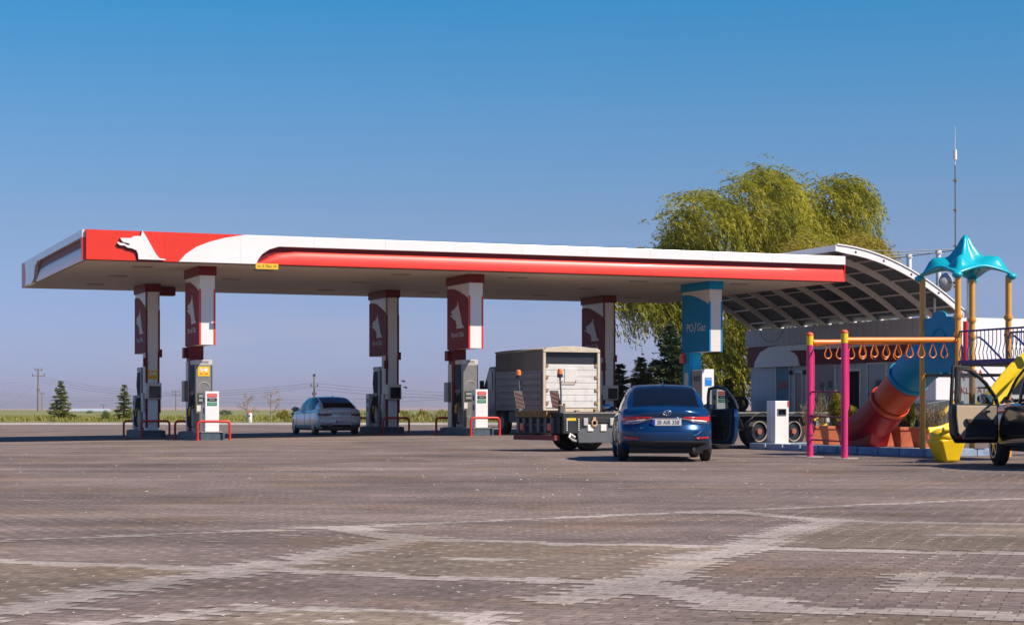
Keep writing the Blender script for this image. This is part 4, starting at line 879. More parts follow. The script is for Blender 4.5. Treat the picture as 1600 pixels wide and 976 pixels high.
class Car:
    def __init__(s, L, W, zt, zb, plan, rear, front, sidep=None):
        s.L, s.W, s.zt, s.zb, s.plan, s.rear, s.front = L, W, zt, zb, plan, rear, front
        s.sp = sidep or [(0, .86), (.06, .95), (.16, .985), (.40, 1.0), (.62, .995), (.80, .975), (.92, .945), (1, .90)]
    def f(s, a, t, h, off=0):
        L = s.L; hw = s.W/2*np.interp(a, *zip(*s.plan)); zb = np.interp(a, *zip(*s.zb)); zt = np.interp(a, *zip(*s.zt))
        y = t*hw*np.interp(h, *zip(*s.sp)); z = zb+(zt-zb)*h+.035*(1-t*t)*max(0, h)**6
        x = a*L
        k = max(0, 1-a/.14); x += k*(.30*abs(t)**3.2+np.interp(h, *zip(*s.rear)))
        k = max(0, 1-(1-a)/.16); x -= k*(.42*abs(t)**2.6+np.interp(h, *zip(*s.front)))
        return Vector((x, y, z))
    def body(s, mat, parent, arches, r, name='body', cut=None):
        na, nt_, nh = 46, 14, 14; idx = {}; mb = MB()
        aa = [i/na for i in range(na+1)]; hh = [0, .04, .1, .18, .26, .34, .42, .5, .58, .66, .74, .82, .9, .96, 1]
        def vid(i, j, k):
            q = (i, j, k)
            if q not in idx: idx[q] = len(mb.v); mb.v.append(tuple(s.f(aa[i], -1+2*j/nt_, hh[k])))
            return idx[q]
        for i in range(na):
            for k in range(nh):
                for j in (0, nt_): mb.f.append([vid(i, j, k), vid(i+1, j, k), vid(i+1, j, k+1), vid(i, j, k+1)]); mb.m.append(0)
            for j in range(nt_):
                for k in (0, nh): mb.f.append([vid(i, j, k), vid(i+1, j, k), vid(i+1, j+1, k), vid(i, j+1, k)]); mb.m.append(0)
        for j in range(nt_):
            for k in range(nh):
                for i in (0, na): mb.f.append([vid(i, j, k), vid(i, j+1, k), vid(i, j+1, k+1), vid(i, j, k+1)]); mb.m.append(0)
        o = mb.build(name, [mat, DARK], parent, smooth=35)
        cu = MB()
        for ax in arches:
            for sg in (-1, 1):
                cu.cyl((ax, sg*(s.W/2-.30), r), (ax, sg*(s.W/2+.3), r), r*1.10, n=28)
        if cut: cu.box(*cut)
        c = cu.build('cutter', [DARK, DARK]); 
        md = o.modifiers.new('b', 'BOOLEAN'); md.object = c; md.operation = 'DIFFERENCE'; md.solver = 'EXACT'
        try: md.material_mode = 'TRANSFER'
        except Exception: pass
        dg = bpy.context.evaluated_depsgraph_get(); me = bpy.data.meshes.new_from_object(o.evaluated_get(dg)); o.modifiers.clear(); o.data = me; bpy.data.objects.remove(c)
        return o
    def patch(s, pts, off=.006, n=8, end='rear'):
        """conforming patch: pts = quads of (t,h) corners given as two edge polylines low/high"""
        lo_, hi = pts; P = []
        for i in range(n+1):
            q = i/n; row = []
            for e in (lo_, hi):
                m = len(e)-1; k = min(int(q*m), m-1); w_ = q*m-k; row.append((e[k][0]*(1-w_)+e[k+1][0]*w_, e[k][1]*(1-w_)+e[k+1][1]*w_))
            r = []
            for j in range(4):
                t = row[0][0]+(row[1][0]-row[0][0])*j/3; h = row[0][1]+(row[1][1]-row[0][1])*j/3
                if end == 'rear':
                    aa = 0
                    if abs(t) > 1: aa = (abs(t)-1)*.35; t = math.copysign(1, t)
                    p = s.f(aa, t, h); nn = Vector((-1, 0, 0)) if aa == 0 else Vector((-.2, math.copysign(1, t), 0)); nn = (nn+Vector((0, t*abs(t)**2*1.1, 0))).normalized()
                r.append(p+nn*off)
            P.append(r)
        return P
def greenhouse(car, st, parent, paint, glass, sideg, rear_g, wind_g, pillars, gl_solid=0, skip_left=None):
    """st rows: x, half width belt, z belt, half width top, z top"""
    st = np.array(st); xs_ = sorted(set(list(np.linspace(st[0, 0], st[-1, 0], 34))+[q for p in pillars for q in p]+list(rear_g)+list(wind_g)+[q for q in sideg]))
    rows = []
    for x in xs_:
        hb, zb, ht, zt = [np.interp(x, st[:, 0], st[:, i]) for i in (1, 2, 3, 4)]
        side = [(hb, zb), (hb+(ht-hb)*.3+.015, zb+(zt-zb)*.35), (hb+(ht-hb)*.66+.015, zb+(zt-zb)*.72), (ht+.0, zt-.025*(zt > zb+.1)), (ht-.05, zt+.008)]
        top = [(ht*.72, zt+.022), (ht*.36, zt+.034), (0, zt+.038)]
        half = side+top; rows.append([(x, y, z) for y, z in half]+[(x, -y, z) for y, z in half[::-1][1:]])
    n = len(rows[0]); mp_ = {'paint': MB(), 'rear': MB(), 'wind': MB(), 'sl': MB(), 'sr': MB()}
    for i in range(len(xs_)-1):
        xm = (xs_[i]+xs_[i+1])/2
        for j in range(n-1):
            key = 'paint'; js = min(j, n-2-j)
            if js < 3 and sideg[0] < xm < sideg[1] and not any(p[0] <= xm <= p[1] for p in pillars):
                key = 'sl' if j < 3 else 'sr'
                if key == 'sl' and skip_left and skip_left[0] < xm < skip_left[1]: continue
            if js >= 4 and rear_g[0] < xm < rear_g[1]: key = 'rear'
            if js >= 4 and wind_g[0] < xm < wind_g[1]: key = 'wind'
            mp_[key].add([rows[i][j], rows[i+1][j], rows[i+1][j+1], rows[i][j+1]], [(0, 1, 2, 3)])
    mp_['paint'].build('roof_and_pillars', paint, parent, smooth=50, weld=True, solid=.03 if gl_solid else 0)
    for k, nm in (('rear', 'rear_window'), ('wind', 'windscreen'), ('sl', 'side_window'), ('sr', 'side_window')):
        if mp_[k].f: mp_[k].build(nm, glass, parent, smooth=True, weld=True)
def ribbon(pts, r, mat, name, parent): return MB().tube(pts, r, 6).build(name, mat, parent)
def rearf(c, t, h, off): return c.patch(([(t, h), (t, h)], [(t, h+.001), (t, h+.001)]), off, 1)[0][0]
def plate(c, z, wd, txt, parent, x):
    o = MB().box(x-.02, x, -wd/2, wd/2, z-.058, z+.058).build('number_plate', M('plate_white', (.72, .72, .72), .4), parent, bevel=.004)
    MB().box(x-.023, x-.0205, wd/2-.045, wd/2, z-.056, z+.056).build('plate_band', M('plate_blue', (.01, .06, .45), .4), o)
    text(txt, .115, DARK, o, (x-.022, -.02, z), (R(90), 0, R(-90)), .001, sx=.80)
    return o
def sedan(label, loc, rz, paint, L, W, r, txt, style):
    t = thing('saloon_car', label, 'car', loc, rz)
    c = Car(L, W, [(0, .93), (.03, .985), (.12, 1.0), (.28, .97), (.62, .95), (.75, .93), (.93, .80), (1, .68)], [(0, .30), (.06, .22), (.2, .2), (.9, .19), (1, .24)],
            [(0, .90), (.05, .955), (.15, .99), (.35, 1), (.75, .99), (.92, .95), (1, .86)],
            [(0, .10), (.12, .02), (.35, .0), (.52, .015), (.60, .075), (.80, .075), (.93, .035), (1, .05)], [(0, .1), (.3, 0), (.6, .02), (.9, .2), (1, .3)])
    axr, axf = .95 if style == 'blue' else 1.02, L-.93
    bd = c.body(paint, t, (axr, axf), r)
    MB().grid([[c.f(a, tt, 1, 0)+Vector((0, 0, .001)) for tt in (-.8, .8)] for a in (.9, .92)])
    H_ = 1.435 if style == 'blue' else 1.47
    xr0, xr1, xf1, xf0 = (.50, 1.28, 2.55, 3.42) if style == 'blue' else (.42, 1.45, 2.75, 3.62)
    wb = W/2*.90; wt = W/2*.66 if style == 'blue' else W/2*.66
    st = [(xr0, wb*.86, .985, wb*.84, .99), (xr0+.25, wb*.93, .985, wb*.80, .99+(H_-.99)*.42), (xr1-.25, wb*.96, .98, wt*1.04, H_-.09), (xr1, wb, .98, wt, H_-.03), (1.9, wb, .97, wt*1.01, H_), (xf1, wb, .95, wt, H_-.04), (xf1+.35, wb*.98, .94, wt*1.10, H_-.17), (xf0-.12, wb*.93, .93, wb*.86, .98), (xf0, wb*.9, .93, wb*.86, .94)]
    greenhouse(c, st, t, paint, GLASSD, (xr0+.62, xf1+.55), (xr0+.03, xr1-.04), (xf1+.06, xf0-.02), [((xr1+xf1)/2+.02, (xr1+xf1)/2+.10)])
    for ax in (axr, axf):
        for sg in (-1, 1): wheel(t, ax, sg*(W/2-.01), r, .22, sg, spokes=10 if style == 'blue' else 5)
    ub_ = MB(); ub_.box(.25, L-.3, -W/2+.22, W/2-.22, .16, .30); ub_.build('underbody', BLACK, t)
    fl = rearf(c, 0, .5, 0).x
    # bumper lower valance
    MB().grid(c.patch(([(-.97, .0), (0, .0), (.97, .0)], [(-1.0, .13), (0, .15), (1.0, .13)]), .006, 14)).build('bumper_valance', BLACK, t, smooth=True, solid=.008)
    if style == 'blue':
        for sg in (-1, 1):
            tl = MB().grid(c.patch(([(sg*.36, .80), (sg*.62, .755), (sg*1.06, .70)], [(sg*.36, .83), (sg*.62, .845), (sg*1.07, .86)]), .010, 12)).build('tail_light', TAILR, t, smooth=True, solid=.02)
            MB().grid(c.patch(([(sg*.55, .74), (sg*.80, .705), (sg*.93, .70)], [(sg*.5, .775), (sg*.8, .755), (sg*.93, .735)]), .022, 8)).build('reversing_lens', LAMPW, tl, smooth=True, solid=.01)
            MB().grid(c.patch(([(sg*.66, .795), (sg*.9, .78)], [(sg*.66, .815), (sg*.9, .81)]), .024, 6)).build('lamp_strip', M('tail_bright_red', (.85, .03, .03), .2), tl, smooth=True, solid=.008)
            MB().grid(c.patch(([(sg*.66, .20), (sg*.97, .22)], [(sg*.66, .245), (sg*.97, .275)]), .012, 6)).build('reflector', TAILR, t, smooth=True, solid=.012)
            ribbon([rearf(c, sg*.3, .80, .014), rearf(c, sg*.5, .765, .014), rearf(c, sg*.62, .70, .016), rearf(c, sg*.78, .665, .016), rearf(c, sg*.98, .675, .016)], .012, CHROME, 'chrome_trim', t)
            ribbon([rearf(c, sg*.97, .62, .004), rearf(c, sg*.80, .56, .004), rearf(c, sg*.72, .47, .004), rearf(c, sg*.69, .44, .004)], .006, BLACK, 'panel_gap', t)
            ribbon([rearf(c, sg*.99, .44, .012), rearf(c, sg*.78, .43, .012), rearf(c, sg*.70, .34, .008), rearf(c, sg*.60, .30, .006)], .012, paint, 'bumper_crease', t)
        MB().grid(c.patch(([(-.31, .785), (.31, .785)], [(-.31, .815), (.31, .815)]), .014, 6)).build('chrome_bar', CHROME, t, smooth=True, solid=.012)
        ribbon([rearf(c, tt, .46, .003) for tt in (-.69, -.3, 0, .3, .69)], .005, BLACK, 'boot_gap', t)
        pl_ = plate(c, .735, .53, '38 AIR 358', t, rearf(c, 0, .68, 0).x-.006)
        e = MB(); x = rearf(c, 0, .9, .014).x
        z = .915
        for (ry, rz_) in ((.075, .048), (.030, .046), (.05, .018)):
            zz = z+(.022 if rz_ == .018 else 0)
            e.tube([(x, ry*math.cos(2*math.pi*k/24), zz+rz_*math.sin(2*math.pi*k/24)) for k in range(24)], .006, 6, closed=True)
        e.build('badge', CHROME, t)
        text('COROLLA', .045, CHROME, t, (rearf(c, .42, .60, .014).x, .42*W/2, .625), (R(90), 0, R(-90)), .002, sx=1.1)
        MB().tube([(.05, -.50, .24), (.30, -.50, .24)], .035, 10).build('exhaust_pipe', M('dark_exhaust', (.16, .12, .1), .4, metal=.8), t)
    else:
        for sg in (-1, 1):
            tl = MB().grid(c.patch(([(sg*.50, .70), (sg*.8, .68), (sg*1.10, .70)], [(sg*.46, .80), (sg*.8, .83), (sg*1.12, .83)]), .010, 10)).build('tail_light', M('tail_dark_red', (.20, .01, .015), .2, coat=1), t, smooth=True, solid=.02)
            MB().grid(c.patch(([(sg*.52, .18), (sg*.92, .20)], [(sg*.52, .215), (sg*.92, .24)]), .012, 6)).build('reflector', TAILR, t, smooth=True, solid=.012)
            MB().grid(c.patch(([(sg*.50, .04), (sg*.85, .05)], [(sg*.50, .09), (sg*.85, .10)]), .014, 6)).build('exhaust_trim', CHROME, t, smooth=True, solid=.012)
            ribbon([rearf(c, sg*.97, .62, .004), rearf(c, sg*.72, .60, .004), rearf(c, sg*.66, .44, .004)], .006, BLACK, 'panel_gap', t)
        ribbon([rearf(c, tt, .64, .004) for tt in (-.5, 0, .5)], .006, BLACK, 'boot_gap', t)
        ribbon([rearf(c, tt, .25, .004) for tt in (-.95, -.5, 0, .5, .95)], .006, BLACK, 'bumper_gap', t)
        plate(c, .50, .52, '38 AH 612', t, rearf(c, 0, .40, 0).x-.008)
        x = rearf(c, 0, .8, .014).x
        MB().tube([(x, .055*math.cos(2*math.pi*k/24), .86+.055*math.sin(2*math.pi*k/24)) for k in range(24)], .007, 6, closed=True).bar((x, -.03, .89), (x, 0, .82), .008, .01).bar((x, .03, .89), (x, 0, .82), .008, .01).build('badge', CHROME, t)
    # flank details on the left: door gaps and handles, mirror each side
    for sg in (1, -1):
        hw = W/2
        for xd in (axr+.42 if style == 'blue' else axr+.35, (xr1+xf1)/2+.06, axf-.42):
            P = []
            for h in np.linspace(.12, .98, 8):
                a = xd/L; p = c.f(a, sg, h); P.append(p+Vector((0, sg*.002, 0)))
            ribbon(P, .005, BLACK, 'door_gap', t)
        for xd in (axr+.55, (xr1+xf1)/2+.18):
            p = c.f(xd/L, sg, .83); MB().box(p.x-.02, p.x+.16, p.y-.015, p.y+.02 if sg > 0 else p.y+.015, p.z-.018, p.z+.018).build('door_handle', paint, t, bevel=.008)
        ribbon([c.f(a, sg, .84)+Vector((0, sg*.004, .02)) for a in np.linspace(.16, .86, 14)], .006, paint, 'shoulder_crease', t)
        mr = MB().ball((xf1+.42, sg*(hw+.10), 1.02), (.07, .115, .075), 14, 9).bar((xf1+.44, sg*(hw-.08), .96), (xf1+.42, sg*(hw+.05), .99), .05, .04).build('wing_mirror', paint, t, smooth=True)
        MB().ball((xf1+.372, sg*(hw+.10), 1.02), (.025, .095, .058), 12, 8).build('mirror_glass', M('mirror_glass', (.35, .4, .45), .05, metal=1), mr, smooth=True)
    MB().pxz([(1.42, H_-.01), (1.30, H_+.0), (1.32, H_+.065), (1.36, H_+.07)], -.012, .012).build('roof_fin', paint, t)
    ribbon([(x, sg*np.interp(x, *zip(*[(s_[0], s_[3]) for s_ in st])), np.interp(x, *zip(*[(s_[0], s_[4]) for s_ in st]))+.0) for x in np.linspace(xr1, xf1, 6) for sg in (1,)], .006, BLACK, 'roof_strip', t)
    return t, c
# ---- blue saloon, seen from behind with a rear door open
rw = GP(1037, 720.5); rw.z = 0
BC, bc = sedan('glossy dark blue saloon seen from behind with its right doors open', (rw.x+.02, rw.y-.55, 0), R(90)-R(1.2), NAVY, 4.63, 1.80, .325, '', 'blue')
def door(parent, hx, hy, sgn, ang, ln, z0, zb, frame, outm, panelm, lowm, quarter=False, name='open_door'):
    """door hinged at (hx,hy); sgn=+1 left side. local x runs from hinge (0) backwards (-)"""
    o = MB(); prof = [(-.02, z0+.10), (-.05, zb), (-ln+.02, zb+.02), (-ln, zb-.15), (-ln+.03, z0+.15), (-ln+.14, z0), (-.05, z0)]
    o.pxz(prof, -.035*1, .055) if sgn > 0 else o.pxz(prof, -.055, .035)
    d = o.build(name, outm, parent, bevel=.02); d.location = (hx, hy, 0); d.rotation_euler = (0, 0, -sgn*ang)
    yi = -.036 if sgn > 0 else .036; s_ = -1 if sgn > 0 else 1
    inn = [(-.10, z0+.12), (-.10, zb-.02), (-ln+.10, zb-.01), (-ln+.10, zb-.2), (-ln+.14, z0+.18), (-ln+.24, z0+.07), (-.14, z0+.07)]
    y0, y1 = sorted((yi, yi+s_*.035)); MB().pxz(inn, y0, y1).build('inner_panel', panelm, d, bevel=.012)
    low = [(-.12, z0+.10), (-.12, zb-.34), (-ln+.42, zb-.30), (-ln+.30, z0+.30), (-ln+.26, z0+.10)]
    y0, y1 = sorted((yi+s_*.037, yi+s_*.06)); MB().pxz(low, y0, y1).build('door_pocket', lowm, d, bevel=.015)
    y0, y1 = sorted((yi+s_*.037, yi+s_*.10)); MB().pxz([(-.20, zb-.26), (-ln+.26, zb-.24), (-ln+.30, zb-.32), (-.22, zb-.34)], y0, y1).build('arm_rest', lowm, d, bevel=.015)
    MB().box(-.42, -.30, y0, y0+.02 if sgn < 0 else y1, zb-.14, zb-.10).build('inner_handle', CHROMED, d)
    fr = MB().tube([(p[0], .01*sgn, p[1]) for p in frame], .032, 8).build('window_frame', BLACK if outm is BLKP else outm, d, smooth=True)
    return d
dm = M('teal_dark_trim', (.015, .03, .04), .5)
TINT = bpy.data.materials.new('clear_window'); TINT.use_nodes = True
_n = TINT.node_tree; _b = _n.nodes['Principled BSDF']; _b.inputs['Base Color'].default_value = (.5, .55, .55, 1); _b.inputs['Roughness'].default_value = .02
_t = _n.nodes.new('ShaderNodeBsdfTransparent'); _t.inputs[0].default_value = (.62, .66, .66, 1); _m = _n.nodes.new('ShaderNodeMixShader'); _m.inputs[0].default_value = .12
_g = _n.nodes.new('ShaderNodeBsdfGlossy'); _g.inputs['Roughness'].default_value = .03
_n.links.new(_t.outputs[0], _m.inputs[1]); _n.links.new(_g.outputs[0], _m.inputs[2]); _n.links.new(_m.outputs[0], _n.nodes['Material Output'].inputs[0])
hx = 2.02
fr_ = [(-.03, .96), (-.04, 1.25), (-.07, 1.38), (-.35, 1.42), (-.62, 1.36), (-.88, 1.16), (-1.0, .99)]
d1 = door(BC, hx, -.90, -1, R(31), .98, .30, .98, fr_, NAVY, dm, DARK)
for q in d1.children:
    if q.name.startswith('window_frame'): q.data.materials[0] = DARK
MB().pxz([(-.05, .97), (-.08, 1.37), (-.35, 1.40), (-.62, 1.34), (-.64, .98)], .0, .006).build('door_window', TINT, d1); MB().pxz([(-.69, .98), (-.67, 1.31), (-.86, 1.15), (-.96, 1.0)], .0, .006).build('quarter_window', TINT, d1); MB().bar((-.655, 0, .97), (-.645, 0, 1.36), .04, .03, up=(1, 0, 0)).build('window_bar', DARK, d1)
MB().pxz([(hx-.98, .34), (hx-.98, .97), (hx, .97), (hx, .34)], -.905, -.86).build('door_aperture', M('painted_opening_dark', (.006, .006, .008), .9), BC)  # near-black panel paints the dark of the door opening; the body is uncut
# ---- white saloon under the canopy
p = AT(490, 72.4); zz = gz(p.x, p.y)
sc_o = Vector((p.x, p.y, zz))
hd = R(90)+R(21.97)
o_ = Vector(sc_o)+Vector((math.sin(hd), -math.cos(hd), 0))*.86-Vector((math.cos(hd), math.sin(hd), 0))*1.02
SC, sc_ = sedan('clean white saloon parked in the shade under the canopy, seen from behind', o_, hd, SILV, 4.75, 1.83, .33, '', 'white')

# ---- black sport utility car with open front door
c = Car(4.6, 1.86, [(0, 1.05), (.2, 1.10), (.62, 1.08), (.78, 1.05), (.95, .95), (1, .8)], [(0, .38), (.1, .32), (.9, .30), (1, .36)], [(0, .92), (.06, .97), (.2, 1), (.8, 1), (.94, .95), (1, .87)],
        [(0, .1), (.2, 0), (.5, .02), (1, .06)], [(0, .1), (.3, 0), (.7, .03), (1, .2)])
fw = GP(1558, 726.5)
hsu = R(90)+R(1.0)
SU = thing('offroad_car', 'black tall car at the right edge with its driver door wide open', 'car', (fw.x+.90, fw.y-3.66, 0), hsu)
c.body(BLKP, SU, (.9, 3.66), .36, cut=(2.22, 3.28, .55, 1.1, .46, 1.3))
st = [(.15, .80, 1.08, .74, 1.10), (.42, .84, 1.08, .68, 1.62), (.8, .86, 1.08, .68, 1.70), (1.8, .87, 1.08, .69, 1.74), (2.55, .87, 1.07, .68, 1.71), (3.0, .86, 1.07, .72, 1.50), (3.45, .84, 1.07, .76, 1.14), (3.58, .8, 1.07, .76, 1.09)]
greenhouse(c, st, SU, BLKP, TINT, (.7, 3.35), (.20, .40), (2.66, 3.52), [(1.22, 1.30), (2.16, 2.26)], 1, skip_left=(2.26, 3.35))
for ax in (.9, 3.66):
    for sg in (-1, 1): wheel(SU, ax, sg*(.93-.015), .36, .235, sg, spokes=5)
MB().box(.35, 4.2, -.66, .66, .26, .40).build('underbody', BLACK, SU)
for sg in (-1, 1):
    MB().grid(c.patch(([(sg*.72, .62), (sg*1.08, .62)], [(sg*.72, .90), (sg*1.08, .90)]), .012, 6)).build('tail_light', TAILR, SU, smooth=True, solid=.02)
    MB().grid(c.patch(([(sg*.60, .16), (sg*.95, .16)], [(sg*.60, .20), (sg*.95, .20)]), .012, 6)).build('reflector', TAILR, SU, smooth=True, solid=.012)
plate(c, .86, .52, '34 KT 208', SU, c.f(0, 0, .66).x-.006)
MB().grid(c.patch(([(-.99, .0), (.99, .0)], [(-.99, .26), (.99, .26)]), .02, 12)).build('rear_bumper', DARK, SU, smooth=True, solid=.02)
ribbon([rearf(c, tt, .93, .006) for tt in (-.6, 0, .6)], .006, BLACK, 'tailgate_gap', SU); ribbon([rearf(c, tt, .30, .006) for tt in (-.7, 0, .7)], .006, BLACK, 'tailgate_gap', SU)
MB().box(-.02, .03, -.18, .18, .935, .965).build('tailgate_handle', CHROMED, SU)
for y in (-.42, .42):
    s_ = MB().box(2.25, 2.75, y-.25, y+.25, .55, .72).build('seat', BEIGE, SU, bevel=.04); MB().add([(2.18, y-.24, .70), (2.32, y-.24, .70), (2.12, y-.22, 1.28), (2.0, y-.22, 1.28), (2.18, y+.24, .70), (2.32, y+.24, .70), (2.12, y+.22, 1.28), (2.0, y+.22, 1.28)], [(0, 1, 2, 3), (7, 6, 5, 4), (0, 4, 5, 1), (1, 5, 6, 2), (2, 6, 7, 3), (3, 7, 4, 0)]).build('seat_back', BEIGE, s_, bevel=.03)
MB().box(3.0, 3.35, -.78, .6, .85, 1.07).build('dashboard', DARK, SU, bevel=.05)
MB().tube([(2.98, .42+.17*math.cos(2*math.pi*k/20), .98+.17*math.sin(2*math.pi*k/20)) for k in range(20)], .015, 6, closed=True).build('steering_wheel', DARK, SU)
fr_ = [(-.02, 1.02), (-.05, 1.16), (-.28, 1.42), (-.50, 1.60), (-.66, 1.69), (-.98, 1.71), (-1.0, 1.4), (-1.02, 1.04)]
d2 = door(SU, 3.28, .915, 1, R(66), 1.06, .40, 1.06, fr_, BLKP, BEIGE, M('charcoal_trim', (.045, .043, .042), .7))
MB().tube([(-.08, -.02, 1.08), (-.10, -.02, 1.2), (-.30, -.02, 1.43), (-.52, -.02, 1.58), (-.67, -.02, 1.655), (-.93, -.02, 1.67), (-.95, -.02, 1.1)], .028, 6).build('window_seal', BLACK, d2)
MB().cyl((-.90, -.075, .50), (-.90, -.09, .50), .03).build('door_reflector', TAILR, d2)
mr = MB().ball((-.16, .21, 1.16), (.14, .06, .09), 16, 10).bar((-.12, .03, 1.08), (-.16, .15, 1.10), .06, .05).build('wing_mirror', BLKP, d2, smooth=True)
MB().add([(-.28, .125, 1.085), (-.04, .125, 1.085), (-.04, .136, 1.23), (-.28, .136, 1.23), (-.28, .17, 1.085), (-.04, .17, 1.085), (-.04, .18, 1.23), (-.28, .18, 1.23)], [(0, 1, 2, 3), (7, 6, 5, 4), (0, 4, 5, 1), (1, 5, 6, 2), (2, 6, 7, 3), (3, 7, 4, 0)]).build('mirror_glass', M('mirror_glass', (.9, .93, .95), .03, metal=1), mr, smooth=True)
MB().pxz([(-.10, 1.06), (-.12, 1.2), (-.31, 1.42), (-.52, 1.57), (-.67, 1.64), (-.93, 1.65), (-.95, 1.07)], .004, .009).build('door_window', TINT, d2)

# ---- box truck
p = AT(848, 63.8); tz = gz(p.x, p.y)
BT = thing('box_truck', 'old light box truck with white slatted tailgate under the canopy edge', 'truck', (p.x, p.y, tz), ROT)
WT, LT = 2.14, 4.5
MB().box(.05, WT-.05, .06, LT, .85, 2.25).build('box_side', TRSIDE, BT)
f = MB()
for z in (1.02, 1.26, 1.5, 1.74, 1.98): f.box(-.0, .046, .15, 1.9, z, z+.17).box(.0, .046, 2.05, 4.3, z, z+.17)
f.build('side_boards', TRSIDE, BT, bevel=.01)
f = MB().box(.02, WT-.02, .10, LT, 2.253, 2.92); f.build('tarpaulin', TARP, BT, bevel=.03)
P = [[(x, y, 2.915+.13*math.cos((x-WT/2)/(WT/2)*1.35)) for x in np.linspace(.0, WT, 12)] for y in (.02, 1.2, 2.4, 3.6, LT)]
MB().grid(P).build('roof_cover', M('cream_tarpaulin', (.42, .38, .31), .8, var=.12, vs_=2, dirt=.3), BT, smooth=True, solid=.05)
fm = M('cream_frame', (.58, .50, .38), .7, var=.12, vs_=4, dirt=.5)
MB().box(.0, .09, -.06, .05, .85, 2.95).box(WT-.09, WT, -.06, .05, .85, 2.95).pxz([(.0, 2.86), (WT, 2.86), (WT-.1, 3.0), (WT*.5, 3.05), (.1, 3.0)], -.08, .05).box(.0, WT, -.05, .05, .80, .92).build('rear_frame', fm, BT)
MB().box(.10, WT-.10, .06, .09, 2.45, 2.85).build('rear_opening', DARK, BT)
f = MB()
for i in range(7):
    z = .94+i*.215; f.box(.11, WT-.11, -.03, .02, z, z+.205)
f.build('tailgate', TRWHITE, BT, bevel=.012)
MB().box(.80, 1.25, -.055, -.032, 1.82, 2.30).build('tailgate_plate', TRWHITE, BT, bevel=.01)
MB().tube([(.72, -.06, 1.88), (.72, -.08, 1.80), (1.22, -.08, 1.80), (1.22, -.06, 1.88)], .014, 6).build('tailgate_handle', RUST, BT)
for x in (.14, WT-.14):
    for z in (1.05, 1.5, 1.95, 2.35): MB().box(x-.05, x+.05, -.07, -.031, z, z+.10).build('hinge', RUST, BT)
for y in (.9, 3.8):
    for sg, x in ((-1, .12), (1, WT-.12)):
        w_ = MB().cyl((x, y, .40), (x+(-.0 if sg < 0 else 0)+sg*-.0, y, .40), .4) if False else MB()
        n_ = MB(); n_.cyl((x-.12, y, .40), (x+.12, y, .40), .40, n=26); q = n_.build('wheel', TYRE, BT, smooth=30); MB().cyl((x+sg*.121, y, .40), (x+sg*.13, y, .40), .23, n=20).build('rim', STEEL, q)
MB().box(.25, WT-.25, .1, 6.2, .50, .82).build('chassis', BLACK, BT); MB().box(.03, .10, 1.4, 3.2, .42, .80).build('side_skirt', TRGREY, BT)
MB().box(.15, WT-.15, -.03, .10, .40, .52).build('rear_bumper', REDP, BT)
for x in (.28, WT-.28): MB().box(x-.1, x+.1, -.06, .05, .60, .74).build('tail_light', TAILR, BT)
cabm = M('dark_cab_paint', (.10, .10, .11), .4, coat=.4)
MB().pyz([(LT+.08, .55), (LT+.08, 2.45), (LT+.7, 2.45), (LT+1.35, 1.62), (LT+2.1, 1.35), (LT+2.15, .5)], .04, WT-.04).build('cab', cabm, BT, bevel=.05)
MB().pyz([(LT+.35, 1.6), (LT+.35, 2.3), (LT+.68, 2.3), (LT+1.15, 1.62)], .02, .038).build('cab_window', GLASSB, BT)
MB().box(-.12, .02, LT+1.15, LT+1.25, 1.5, 1.95).build('wing_mirror', DARK, BT)

# ---- low loader trailer
p = AT(880, 43.0); LO = thing('low_loader_trailer', 'dark flat low loader trailer with orange beacons and striped boards behind the blue car', 'trailer', (p.x, p.y, 0), R(34))
LL, LW = 8.6, 1.95
MB().box(0, LL, 0, LW, .80, .90).build('deck', TRDARK, LO, bevel=.01)
MB().box(.0, LL, -.012, .0, .885, .915).build('deck_edge', M('worn_edge', (.26, .23, .2), .6), LO)
MB().box(.02, LL, .22, .42, .45, .798).box(.02, LL, LW-.42, LW-.22, .45, .798).build('side_rail', TRDARK, LO)
# tail end (left)
f = MB().box(-.03, .0, .1, LW-.1, .42, .80).build('tail_panel', TRDARK, LO)
f = MB()
for y in (.3, .55, .85, 1.15, 1.45, 1.7): f.box(-.09, -.031, y, y+.10, .45, .78)
f.box(-.05, -.03, .3, 1.8, .60, .64)
f.build('tail_ribs', TRGREY, LO)
MB().box(-.16, -.03, .45, 1.75, .80, .93).build('tail_plank', WOODY, LO)
MB().box(-.14, .0, .15, LW-.1, .26, .38).build('tail_bumper', M('dull_red_bumper', (.22, .03, .03), .6), LO)
for y in (.42, 1.55): MB().box(-.11, -.092, y-.08, y+.08, .48, .66).build('tail_light', TAILR, LO, bevel=.01)
MB().box(-.10, -.0, .1, LW-.1, .92, .96).build('tail_bar', RUST, LO)
strp = M('stripe_base', (.11, .10, .095), .6, dirt=.4, var=.1)
def board(x, y, nm):
    tilt = .12; q = MB().add([(x-.10+.0, y, 1.0), (x+.14, y, 1.0), (x+.05, y, 1.42), (x-.19, y, 1.42), (x-.10, y+.02, 1.0), (x+.14, y+.02, 1.0), (x+.05, y+.02, 1.42), (x-.19, y+.02, 1.42)], [(3, 2, 1, 0), (4, 5, 6, 7), (0, 1, 5, 4), (1, 2, 6, 5), (2, 3, 7, 6), (3, 0, 4, 7)]).build('marker_board', strp, LO)
    f = MB()
    for k in range(4):
        z = 1.02+k*.10; xo = -(z-1.0)*.21; f.add([(x-.09+xo, y-.004, z+.02), (x-.09+xo, y-.004, z+.07), (x+.13+xo, y-.004, z-.0), (x+.13+xo, y-.004, z-.05 if k else z-.01)], [(0, 1, 2, 3)])
    f.build('red_stripes', M('faded_red', (.10, .018, .018), .6), q)
